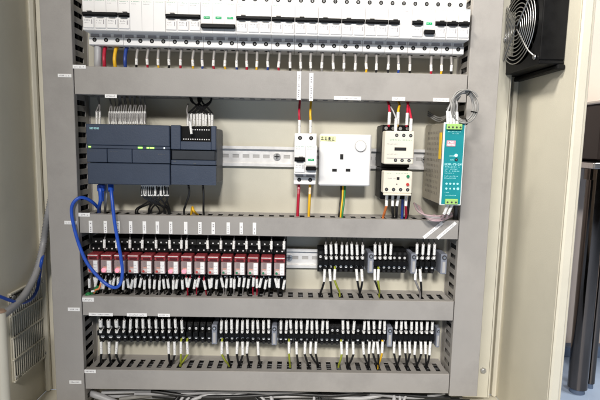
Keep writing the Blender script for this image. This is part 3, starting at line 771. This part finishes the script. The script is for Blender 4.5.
G().cyl((fx(.62), yy-.0012, fz(.392)), (fx(.62), yy, fz(.392)), .0022, 'led_white', 14).build('status_light', t)
G().cyl((fx(.64), yy-.0008, fz(.443)), (fx(.64), yy, fz(.443)), .0023, 'dark_slot', 14).cyl((fx(.64), yy-.001, fz(.443)), (fx(.64), yy-.0006, fz(.443)), .0012, 'steel', 10).build('trim_screw', t)
for nm, za, zc_, xa, xb, k in (('terminal_block', .085, .020, .10, .80, 4), ('terminal_block', .985, .92, .22, .80, 3)):
    g = G().box(fx(xa), fx(xb), yy-.004, yy-.0001, fz(za), fz(zc_), 'connector_green', .0006)
    for i in range(k):
        cx = fx(xa+(xb-xa)*(i+.5)/k); g.cyl((cx, yy-.0043, fz(za*.6+zc_*.4)), (cx, yy-.003, fz(za*.6+zc_*.4)), .0015, 'dark_print', 10)
    g.build(nm, t)
# coil of pale grey cable over the supply
cc = at(463, 107, -.042); rad = .0175
e = at(440, 118, .02)
for q in range(3):
    coil = []
    for i in range(19+3*q):
        a = math.radians(200-i*22); rr_ = (rad+.0022*(q-1))*(1-.05*math.sin(i*.9+q)); coil.append((cc.x+rr_*math.cos(a), -.042-.0016*q-.0003*i+.0012*math.sin(i*1.7+q), cc.z+rr_*1.3*math.sin(a)))
    w = wire([tuple(e+Vector((-.012, .03, .012-.003*q))), tuple(e+Vector((0, 0, -.003*q))), *coil], 'coil_grey', .0014, '%s grey cable strand of the coil beside the power supply top' % ('inner', 'middle', 'outer')[q], 'coil beside the power supply', name='cable', cat='cable', nseg=8)
    if q == 2:
        for an in (70, -20, -75):
            a = math.radians(an); d_ = Vector((math.cos(a), 0, 1.3*math.sin(a))); m_ = cc+d_*rad; m_.y = -.0455; t_ = Vector((-math.sin(a), 0, 1.3*math.cos(a))).normalized(); n_ = t_.cross(Vector((0, 1, 0)))
            G().tube([m_+(n_*math.cos(v)*.0048+Vector((0, 1, 0))*math.sin(v)*.0046) for v in (2*math.pi*j/14 for j in range(14))], .0007, 'black_plastic', 6, True, sub=1).move(-Vector(w.location)).build('cable_tie', w)
for i in range(4):
    px = 447.3+3.1*i; a, b_ = at(px+.2, 111+i*.3, -.046), at(px+.6, 124, -.048); e = at(452+i*1.5, 99, -.030)
    wire([b_+Vector((0, .002, -.003)), b_, a, a.lerp(e, .5)+Vector((0, -.002, 0)), e, e+Vector((.010, .012, .006)), e+Vector((.006, .04, -.012))], 'cable_grey', .0013, 'pale grey wire with white sleeve, %s from left on top of the power supply' % nth(i), 'wires on top of the power supply', [(a, b_)], .0024)
for i, (px, dx) in enumerate(((446.5, -3), (451, -3.5))):
    a, b_ = at(px+1.5, 204, -.040), at(px+dx+.5, 214, -.034); e = at(px-6, 219, -.02)
    wire([a+Vector((0, .002, .005)), a, b_, e, e+Vector((-.01, .03, .002))], 'wire_mauve', .0016, '%s white-sleeved wire leaving the bottom of the power supply' % ('left', 'right')[i], 'wires under the power supply', [(a, b_)], .0025)
for i in range(4):
    d = i*1.7; q = [at(414+d, 203+i, .02), at(417+d, 210+i*.6, -.004), at(424+d*.6, 214.5+i*1.1, -.016), at(434, 216.3+i*1.5, -.022), at(443, 215.5+i*1.5, -.018), at(452, 213+i, .01)]
    wire(q, 'wire_mauve' if i != 1 else 'wire_grey', .0015, 'mauve grey cable strand drooping over the second duct beside the power supply', 'drooping strands beside the power supply', name='cable', cat='cable')
a = at(456, 206, .0)
wire([a+Vector((0, 0, .01)), a, at(456, 212, .004), at(455, 220, .016), at(455, 226, .03)], 'wire_black', .0042, 'thick black cable under the right corner of the power supply', None, name='cable', cat='cable', nseg=10)

# ------------------------------------------------------------------ relays
RXS = [87.5, 99.5, 113, 126.2, 139.6, 152.8, 166.4, 180, 193.8, 207, 220.6, 233.8, 247, 260.3, 273.6]
YR = -.006
zc = at(190, 274.5, YR).z
xa, xb = at(87.0, 266, YR).x, at(273.8, 266, YR).x; RP = (xb-xa)/14
ztop, zbot = at(190, 238, .02).z-zc, at(190, 287.5, .03).z-zc
hc = at(190, 261.6, YR).z-zc; hl = at(190, 256.0, YR).z-zc
def relay(i, on, colr, label):
    t = thing('plug_in_relay', (xa+i*RP+RP*.43, DP, zc), label, 'relay', 'red plug-in relays in a row')
    w = RP/2-.0003; g = G()
    prof = [(Y(.055), zbot), (Y(.026), zbot), (Y(.020), zbot+.004), (Y(.016), -.004), (Y(.004), -.0032), (Y(.004), -.0004), (Y(.022), -.0003), (Y(.022), hl+.001), (Y(.012), hl+.002), (Y(.012), hl+.010), (Y(.020), hl+.013), (Y(.022), ztop-.002), (Y(.026), ztop), (Y(.055), ztop)]
    g.prism(prof, -w, w, 'relay_black')
    rr2 = random.Random(i)
    for sx in (-.5, .35):
        g.cyl((w*sx, Y(.0116), hl+.0062), (w*sx, Y(.0125), hl+.0062), .0022, 'dark_slot', 12).cyl((w*sx, Y(.0112), hl+.0062), (w*sx, Y(.0118), hl+.0062), .0013, 'zinc', 8)
        g.cyl((w*(sx+.1), Y(.0196), hl+.0165), (w*(sx+.1), Y(.0215), hl+.0165), .0021, 'dark_slot', 12).cyl((w*(sx+.1), Y(.0192), hl+.0165), (w*(sx+.1), Y(.0198), hl+.0165), .0014, 'zinc', 8)
        g.cyl((w*sx, Y(.0165), -.009), (w*sx, Y(.0190), -.009), .0024, 'dark_slot', 12).cyl((w*sx, Y(.0160), -.009), (w*sx, Y(.017), -.009), .0013, 'steel', 8)
    g.build('socket_base', t)
    wc = .0091
    g = G().box(-wc+.0012, wc-.0012, Y(YR+.006), Y(.0215), .001, hc-.002, 'relay_inner', .001)
    g.box(-wc+.0024, -.0002, Y(YR+.004), Y(YR+.006), hc*.48, hc*.90, 'relay_black').box(-wc+.0012, wc-.0012, Y(YR+.0045), Y(YR+.006), hc*.93, hc*.98, 'relay_dark_red').box(-wc+.0002, -wc+.0012, Y(YR+.002), Y(.02), .001, hc-.001, 'relay_dark_red').box(wc-.0012, wc-.0002, Y(YR+.002), Y(.02), .001, hc-.001, 'relay_dark_red').box(-wc+.002, -.0008, Y(YR+.0045), Y(YR+.006), hc*.36, hc*.46, 'wire_orange')
    g.build('relay_coil', t)
    G().box(-wc, wc, Y(YR), Y(.0217), 0, hc, 'relay_clear', .001).build('relay_case', t)
    G().box(-wc, wc, Y(YR+.001), Y(.0217), hc+.0002, hl, 'relay_red', .001).box(-wc*.62, wc*.70, Y(YR-.0012), Y(YR+.001), hc+.0022, hl-.0045, 'relay_dark_red', .0006).box(-wc*.9, wc*.9, Y(YR-.0002), Y(YR+.001), hl-.0022, hl-.0010, 'relay_inner').build('retaining_clip', t)
    s_ = G().box(.0012, wc-.0012, Y(YR-.0005), Y(YR-.0001), .0012, hc-.0008, 'sticker')
    for k in range(3): s_.scrawl(.0018, wc-.002, .0035+k*.005, .0050+k*.005, Y(YR-.0005), 'grey_print', rr2, 4)
    s_.build('sticker', t)
    if on: G().cyl((-.0042, Y(YR-.0008), .0050), (-.0042, Y(YR-.0001), .0050), .0036, 'led_on', 14).build('status_light', t)
    else: G().cyl((-.0048, Y(YR-.0008), .0042), (-.0048, Y(YR-.0001), .0042), .0020, 'led_'+colr, 12).build('status_light', t)
for i in range(15):
    on = i in (1, 2, 6, 7); colr = 'red' if i < 10 else 'green'
    relay(i, on, colr, 'red plug-in relay %s, %s from the left in the relay row' % ('with glowing pink light' if on else 'with unlit %s light' % colr, nth(i)))
GR = 'wires over the relays'
for i, px in enumerate((104.5, 116.8, 130, 142.5, 156, 169.5, 181.5, 186.6, 207.5, 221, 234, 246.5, 259, 271.5, 284.2)):
    a, b_ = at(px, 239.5+i*.12, .010), at(px+R.uniform(-.4, .4), 248+i*.1, .008); e = at(px+R.uniform(-1.5, 2.5), 231, .03)
    wire([b_+Vector((0, .003, -.004)), b_, a, e, e+Vector((0, .002, .02))], 'wire_grey', .0011, 'grey wire with white sleeve, %s from the left over the relays' % nth(i), GR, [(a, b_)], .0024)
GS = 'wires under the relays'
for i in range(15):
    for k in (0, 1, 2):
        px = RXS[i]+1.6+4.4*k+R.uniform(-1, 1); sx = R.uniform(-2.4, 2.4); py = 278+R.uniform(-1, 2.5)
        a, b_ = at(px, py, .010), at(px+sx, py+9, .012); e = at(px+sx*1.4, py+15, .022)
        wire([a+Vector((0, .004, .006)), a, b_, e, e+Vector((R.uniform(-.004, .004), .008, -.02))], ('wire_red' if i in (7, 8, 12) and k else R.choice(('wire_grey', 'wire_black', 'wire_black'))), .0012,
             'white-sleeved wire at the %s below the %s relay from the left' % (('left', 'middle', 'right')[k], nth(i)), GS, [(a, b_)], .0024)
e = at(91, 294, .012)
wire([e+Vector((-.010, .012, -.010)), at(87.5, 294.5, .004), e, at(95, 290.5, .006), at(98, 287, .012)], 'wire_green', .0036, 'green wire curling out of the third duct\'s left end', None)
wire([at(94, 293, .004), at(95.5, 290, .003), at(99, 288.5, .005), at(101, 283, .01)], 'wire_orange', .0016, 'short orange wire beside the green one at third duct\'s left end', None, [(at(91.5, 291.5, .0), at(94.5, 290.8, .0))], .0018)

# ------------------------------------------------------------------ terminal blocks
YT = .015
def terminal_proto(wd):
    H = .043
    prof = [(Y(.0555), 0), (Y(.034), 0), (Y(.030), .003), (Y(.026), .0035), (Y(.0225), .0075), (Y(.0215), .0160), (Y(YT), .0170), (Y(YT), .0252), (Y(.0215), .0262), (Y(.0225), .0350), (Y(.026), .0395), (Y(.030), .040), (Y(.034), H), (Y(.0555), H)]
    w = wd/2-.0002
    g = G().prism(prof, -w, w, 'black_plastic')
    for zz in (.0100, .0330): g.cyl((0, Y(.0205), zz-.0038*(1 if zz < .02 else -1)), (0, Y(.0255), zz-.0038*(1 if zz < .02 else -1)), w*.62, 'dark_slot', 10)
    g.box(-w*.7, w*.7, Y(YT-.0004), Y(YT), .0188, .0234, 'relay_black')
    sc = []
    for zz in (.0130, .0298):
        s_ = G().cyl((0, Y(.0212), zz), (0, Y(.0226), zz), w*.52, 'zinc', 10).box(-w*.45, w*.45, Y(.0210), Y(.0214), zz-.0003, zz+.0003, 'dark_slot'); sc.append(s_)
    return g, sc
def terminal(wd, loc, label, group, cache={}):
    if wd in cache: return copy_thing(cache[wd], loc, label, group)
    t = thing('terminal_block', loc, label, 'terminal', group); g, sc = terminal_proto(wd); g.build('housing', t)
    for s_ in sc: s_.build('screw', t)
    cache[wd] = t
    return t
def end_stop(px0, px1, pz, label, group):
    x0, x1 = at(px0, 330, YT).x, at(px1, 330, YT).x; xm = (x0+x1)/2; w = (x1-x0)/2
    t = thing('end_stop', (xm, DP, pz), label, 'end stop', group)
    G().box(-w, w, Y(YT-.001), Y(.0555), .004, .0395, 'bracket_grey', .001).box(-w*.45, w*.45, Y(YT-.0014), Y(YT-.0009), .007, .026, 'pale_grey').build('body', t)
    G().cyl((0, Y(YT-.002), .0335), (0, Y(YT-.001), .0335), w*.78, 'dark_print', 14).cyl((0, Y(YT-.0024), .0335), (0, Y(YT-.0018), .0335), w*.42, 'steel', 10).build('screw', t)
ORD = {}
def term_row(tag_, groups, pyref, zbase, where, pitch_px):
    gl = 'black terminals %s' % where; n_ = sum(len(g_) for g_ in groups); i = 0
    for g_ in groups:
        for k, px in enumerate(g_):
            wd = pitch_px
            if tag_ == 'D' and i < 3: wd = at(108, pyref, YT).x-at(100.3, pyref, YT).x
            x = at(px, pyref, YT).x
            terminal(round(wd, 5), (x, DP, zbase), 'black screw terminal, %s from the left %s' % (nth(i), where), gl); i += 1
def lin(a, b_, k): return [a+(b_-a)*i/(k-1) for i in range(k)]
CG = [lin(320.6, 362.2, 9), lin(374.6, 405.4, 7), lin(416.4, 433.6, 4)]
zC = at(370, 273, .03).z; zD = at(255, 343.5, .03).z
PC = at(325.8, 262, YT).x-at(320.6, 262, YT).x
term_row('C', CG, 262, zC, 'in the short rail right of the relays', PC)
for (a, b_), l in zip(((365.4, 371), (407.6, 413), (437, 443)), ('left', 'middle', 'right')):
    end_stop(a, b_, zC, 'grey end stop with screw, %s one in the short terminal row' % l, 'grey end stops in the short terminal row')
DG = [[101, 109, 117]+lin(123.6, 208.4, 14), lin(221, 268.8, 10), lin(280.8, 384.6, 21), lin(396, 432, 8)]
# even pitches per run, fitted to whole block widths
term_row('D', DG, 331, zD, 'in the bottom terminal row', at(386.4, 331, YT).x-at(381.3, 331, YT).x)
for (a, b_), l in zip(((211.8, 217), (271.8, 277), (387.4, 392.6), (436.6, 440)), ('first', 'second', 'third', 'last')):
    end_stop(a, b_, zD, 'grey end stop with screw, %s from the left in the bottom terminal row' % l, 'grey end stops in the bottom terminal row')
def up_wire(px, py0, py1, i, where, group, fat=False):
    a, b_ = at(px+R.uniform(-.8, .9), py0+R.uniform(-1, .8), .013), at(px, py1, .017); e = at(px+R.uniform(-.8, 1.2), py0-7, .03)
    q = R.uniform(.60, .74); s_ = [(a, a.lerp(b_, q)), (a.lerp(b_, .84), b_)] if not fat else [(a, a.lerp(b_, .55)), (a.lerp(b_, .8), b_)]
    w_ = wire([b_+Vector((0, .005, -.003)), b_, a, e, e+Vector((0, .004, .02))], 'wire_grey' if not fat else 'wire_black', .0011, 'white-sleeved wire, %s from left entering the top of %s' % (nth(i), where), group, s_, .0025 if not fat else .0034)
def down_wire(px, py0, py1, i, c, dx, where, group):
    a, b_ = at(px, py0, .017), at(px+R.uniform(-1.1, 1.1), py1+R.uniform(-1.2, 1.2), .014); e0 = at(px+dx, py1+13, .028); xs = slot_near(e0.x); e = Vector((xs+R.uniform(-.002, .002), .030, e0.z))
    wire([a+Vector((0, .005, .003)), a, b_, b_.lerp(e, .5)+Vector((0, -.002, 0)), e, e+Vector((0, .004, -.025))], 'wire_'+c, .0019, '%s wire with white sleeve, %s from left leaving the bottom of %s' % ('yellow-green' if c == 'lime' else c, nth(i), where), group, [(a, b_)], .0025)
wC = 'the short terminal row'; wD = 'the bottom terminal row'
for i, px in enumerate(CG[0][1:]+CG[1][:4]+CG[2]): up_wire(px+.4, 244.6, 259, i, wC, 'sleeved wires above the short terminal row')
for i, (px, c, dx) in enumerate(((324.8, 'black', 0), (329.6, 'black', -1), (335, 'lime', 2), (356.4, 'black', 2), (361.6, 'black', -2), (374.8, 'black', 4), (378.6, 'lime', 2), (415.8, 'grey', 2), (420, 'black', -4))):
    down_wire(px, 269, 281, i, c, dx, wC, 'sleeved wires below the short terminal row')
flat = [p for g_ in DG for p in g_]
ups = DG[0][:13]+DG[1]+DG[2][:10]+DG[2][12:15]+DG[2][16:]+DG[3]
for i, px in enumerate(ups): up_wire(px, 319.5+px*.004, 332+px*.003, i, wD, 'sleeved wires above the bottom terminal row', i < 3)
dn = [(101, 'black', 3), (109, 'black', -1), (117, 'black', 2), (168.5, 'black', 4), (174.5, 'black', 0), (181, 'lime', 4), (187, 'lime', -3), (222, 'lime', 4), (226.7, 'black', 0), (237.5, 'black', 0), (242.5, 'black', 2), (247.8, 'black', 0), (257.8, 'black', -2),
      (289, 'lime', -2), (296.5, 'black', 0), (305.4, 'black', 2), (311, 'black', 4), (316, 'black', 2), (341.2, 'lime', -3), (347, 'black', 2), (353, 'black', 0), (363, 'black', 6), (369.6, 'black', 2), (374, 'black', 0), (377.4, 'black', -3), (382.6, 'yellow', -2),
      (394.4, 'black', 5), (399.6, 'black', 2), (405, 'black', 5), (409.4, 'black', 0), (415.4, 'black', 5), (420.8, 'black', 0), (425.4, 'black', 5), (430.4, 'black', 0)]
for i, (px, c, dx) in enumerate(dn): down_wire(px, 341.5, 354, i, c, dx, wD, 'sleeved wires below the bottom terminal row')

# ------------------------------------------------------------------ blue network cables, conduit, cables below
q = [(110.6,183,.01),(111.2,190,-.004),(112.6,204,-.012),(114.6,222,-.016),(118,242,-.018),(121,258,-.020),(122.4,272,-.020),(120.6,283,-.019),(115.5,287.6,-.018),(107,284.5,-.016),(96.5,275,-.016),(86.5,262,-.016),(79.2,245,-.014),(74.3,228,-.012),(71.6,213,-.010),(73,203.5,-.008),(79,198,-.004),(86.5,198.6,.004),(94,203.5,.016),(99,209,.030)]
w = wire([at(*p) for p in q], 'cable_blue', .0027, 'blue network cable looping from the controller down over the relays', None, name='network_cable', cat='cable', nseg=12, sub=6)
g = G(); a, b_ = at(110.6, 184, .004), at(111, 191, -.002); g.cyl(a, b_, .0046, 'cable_blue', 10); g.move(-w.location).build('plug_boot', w)
q = [(100, 183, .008), (100.4, 190, .0), (100.6, 200, .0), (99.4, 206, .012), (99, 212, .03), (100, 218, .045)]
w = wire([at(*p) for p in q], 'cable_blue', .0030, 'short blue network cable with a broad plug under the controller\'s left end', None, name='network_cable', cat='cable', nseg=12)
a, b_ = at(100, 184.5, .0), at(100.4, 198, -.002)
g = G().box(a.x-.0055, a.x+.0055, a.y, a.y+.010, b_.z+.010, a.z, 'cable_blue', .0015).cyl((a.x, a.y+.004, b_.z+.011), (b_.x, b_.y+.004, b_.z-.006), .0050, 'cable_blue', 12, .0036); g.move(-w.location).build('plug_boot', w)
a = at(106, 184, .02); wire([a+Vector((0, .004, .004)), a, at(106.3, 192, .016), at(105.5, 203, .02), at(105, 212, .035)], 'cable_grey', .0022, 'pale grey wire between the two blue cables under the controller', None)

q = [(43.5,256,.07),(41.4,262,.05),(39.6,276,.03),(37.6,288,.01),(33,297,-.005),(26,302,-.018),(18,302.6,-.03),(9,300,-.042),(0,296.6,-.052),(-12,293,-.06)]
wire([atx(p[0], p[1], XL+.012+(.002 if i > 3 else 0)) if i > 1 else at(p[0], p[1], p[2]) for i, p in enumerate(q)], 'cable_blue', .0027, 'blue cable bending across the left wall above the vent grille', None, name='network_cable', cat='cable', nseg=12)
q = [(49.5,196,.085),(47.6,214,.07),(44.4,238,.05),(40.4,258,.03),(35.4,275,.01),(29,288,-.012),(21.5,299,-.03),(12,308,-.05),(2,316,-.06),(-8,324,-.07)]
P = [atx(p[0], p[1], XL+.016) for p in q]; P[0] = at(52, 196, .07); P[1] = at(48.2, 214, .062)
wire(P, 'conduit_grey', .0066, 'ribbed grey spiral conduit curving down the left cabinet wall', None, name='conduit', cat='conduit', nseg=12, sub=14).data.name = 'conduit'
o = bpy.data.objects['conduit']; bpy.data.objects.remove(o)
g = G().tube(P, .0057, 'conduit_grey', 12, sub=16, rib=.15); b_ = Vector(P[0]); tag(g.move(-b_).build('conduit', None, b_), 'ribbed grey spiral conduit curving down the left cabinet wall', 'conduit')
a, b_ = atx(8, 299.5, XL+.004), atx(25, 289, XL+.004)
wire([a, a.lerp(b_, .33)+Vector((.001, 0, .001)), a.lerp(b_, .66), b_], 'wire_black', .0016, 'thin black wire crossing behind the conduit on the left wall', None)

zl = ZB+.004
def floor_cable(pts, r, c, label, group=None): wire([at(*p) for p in pts], c, r, label, group, name='cable', cat='cable', nseg=10, sub=6)
floor_cable([(78,384,.05),(86,390,.04),(93,394,.03),(104,398,.03),(118,404,.03)], .0060, 'cable_grey', 'thick pale grey cable at the left end below the lowest duct')
k = 'grey cables gathered below the lowest duct'
for i, (x0, x1, s_) in enumerate(((172, 190, 1), (177, 196, 1), (183, 205, 1), (189, 232, 1), (262, 240, -1), (268, 247, -1), (272, 268, 0), (310, 318, 1), (316, 322, 1), (390, 398, 1), (396, 403, 1), (404, 410, 0))):
    q = [(x0, 408, .02), (x0+4*s_, 400, .026), ((x0+x1)/2, 394.5, .034), (x1, 391, .044), (x1+8*s_, 388, .056)]
    floor_cable(q, .0026 if i % 3 else .0034, 'cable_grey' if i % 4 else 'wire_black', '%s cable, %s from left under the lowest duct' % ('pale grey' if i % 4 else 'black', nth([0, 1, 2, 3, 5, 6, 7, 8, 9, 10, 11, 12][i])), k)
floor_cable([(222, 408, .03), (228, 399, .03), (240, 394, .035), (262, 393, .04), (300, 397, .04), (340, 401, .04)], .003, 'cable_grey', 'long pale grey cable sagging sideways under the lowest duct', k)

for i in range(14):
    z_ = -.560-.0022*i+R.uniform(-.002, .002); y_ = .030+R.uniform(0, .024); x_ = -.30+.03*(i % 4); q = [Vector((x_+f*(.60-.02*(i % 5)), y_+R.uniform(-.004, .004), z_+R.uniform(-.007, .005))) for f in (0, .15, .3, .45, .6, .75, .9, 1)]
    wire(q, ('cable_grey', 'coil_grey', 'conduit_grey', 'wire_black')[i % 4], R.uniform(.0026, .0040), 'cable in the loose bundle lying along the bottom under the lowest duct', 'loose bundle under the lowest duct', name='cable', cat='cable')
# ------------------------------------------------------------------ fan on the right wall
FX = .4035; fc = atx(520.5, 28, FX); R0 = .058
t = thing('cooling_fan', (XR, fc.y, fc.z), 'square black cooling fan with chrome wire guard on the right wall', 'fan')
d = FX-XR
hs = .0680; g = G()
# frame: four sides and a ring plate, open throat
for a in range(4):
    M = Matrix.Rotation(a*math.pi/2, 4, 'X'); s_ = G().box(d+.0004, -.0004, hs-.006, hs, -hs, hs-.006, 'black_plastic', .0015)
    s_.v = [tuple(M @ Vector(p)) for p in s_.v]; g.add(s_.v, s_.f, 'black_plastic')
k = 48; vs, fs = [], []
for i in range(k):
    a = 2*math.pi*i/k; ca, sa = math.cos(a), math.sin(a); q = min(1/max(abs(ca), 1e-6), 1/max(abs(sa), 1e-6))
    vs += [(d+.0002, R0*ca, R0*sa), (d+.0002, (hs-.0005)*ca*q, (hs-.0005)*sa*q), (-.001, R0*.98*ca, R0*.98*sa)]
for i in range(k):
    j = (i+1) % k; fs += [(3*i, 3*i+1, 3*j+1, 3*j), (3*i, 3*j, 3*j+2, 3*i+2)]
g.add(vs, fs, 'black_plastic'); g.build('frame', t)
G().box(-.0032, -.0008, -hs+.007, hs-.007, -hs+.007, hs-.007, 'dark_slot').build('filter_mat', t)
h = G().cyl((d+.006, 0, 0), (-.006, 0, 0), .0215, 'black_plastic', 28); h.build('hub', t)
for b__ in range(7):
    a0 = 2*math.pi*b__/7; vs = []; 
    for r, tw, w_ in ((.020, .35, .50), (.038, .30, .46), (.054, .22, .42)):
        for s_, xx in ((-1, d+.010), (1, -.010)):
            for o_ in (0, .0012): vs.append((xx+o_, r*math.cos(a0+s_*w_), r*math.sin(a0+s_*w_)))
    fs = []
    for j in range(2):
        o_ = j*4; fs += [(o_, o_+2, o_+6, o_+4), (o_+1, o_+5, o_+7, o_+3), (o_, o_+4, o_+5, o_+1), (o_+2, o_+3, o_+7, o_+6)]
    fs += [(0, 1, 3, 2), (8, 10, 11, 9)]
    G().add(vs, fs, 'black_plastic').build('blade', t)
g = G(); gx = d-.0045
for i in range(8):
    rr_ = .0125+i*.0063
    g.tube([(gx-.0015*(1-i/8), rr_*math.cos(a), rr_*math.sin(a)) for a in (2*math.pi*j/40 for j in range(40))], .00085, 'steel', 6, True, sub=1)
for a in range(4):
    an = math.radians(45+90*a); c_, s_ = math.cos(an), math.sin(an)
    g.tube([(gx-.0026, .004*c_, .004*s_), (gx-.0024, .03*c_, .03*s_), (gx-.0012, .060*c_, .060*s_), (gx+.0028, .0735*c_, .0735*s_), (d-.001, .0775*c_, .0775*s_)], .0012, 'steel', 7)
    yy, zz = .0790*c_, .0790*s_
    g.tube([(d-.0013, yy+.0030*math.cos(q), zz+.0030*math.sin(q)) for q in (2*math.pi*j/16 for j in range(16))], .0009, 'steel', 6, True, sub=1)
g.cyl((gx-.003, 0, 0), (gx-.001, 0, 0), .004, 'black_plastic', 14)
g.build('wire_guard', t)
for a in range(4):
    an = math.radians(45+90*a); yy, zz = .0790*math.cos(an), .0790*math.sin(an)
    G().cyl((d-.0035, yy, zz), (d-.0005, yy, zz), .0026, 'steel', 10).build('screw', t)
G().box(-.012, -.0004, -hs-.004, hs+.004, -hs-.008, -hs-.0003, 'black_plastic', .0015).build('mounting_bracket', t)

# ------------------------------------------------------------------ chrome-legged stand in the room to the right
YL = .72
def atl(px, py): return at(px, py, YL)
f0, t0 = atl(580, 392.5), atl(594.5, 167)
lx = (f0.x+t0.x)/2
st = thing('side_stand', (lx+.35, YL, -.93), 'dark stand on thick chrome tube legs behind the cabinet\'s right edge', 'stand')
o = -st.location
tz, tz1 = t0.z, atl(592, 104).z
G().box(lx-.028, lx+.70, YL-.04, YL+.26, tz+.02, tz1, 'dark_lacquer', .006).move(o).build('cabinet_box', st)
G().box(lx-.05, lx+.70, YL-.06, YL+.27, tz-.005, tz+.017, 'black_plastic', .006).move(o).build('tray', st)
G().box(lx-.052, lx+.70, YL-.064, YL-.0602, tz-.003, tz+.014, 'steel', .001).box(lx-.0545, lx-.0505, YL-.06, YL+.27, tz-.003, tz+.014, 'steel', .001).move(o).build('rim', st)
G().box(lx-.034, lx+.70, YL-.05, YL+.26, tz1+.0005, tz1+.012, 'cotton_white', .003).move(o).build('top_board', st)
for k_, (dx, dy) in enumerate(((0, 0), (.062, .03), (.66, .0), (.66, .22))):
    r = .030 if k_ != 1 else .014
    G().cyl((lx+dx, YL+dy, -.912), (lx+dx, YL+dy, tz-.006), r, 'chrome', 28).cyl((lx+dx, YL+dy, tz-.040), (lx+dx, YL+dy, tz-.0055), r*1.25, 'chrome', 28).move(o).build('leg', st)
    G().cyl((lx+dx, YL+dy, -.93), (lx+dx, YL+dy, -.911), r*.8, 'skirting', 24, r*.7).move(o).build('foot', st)
a = atl(597, 153)
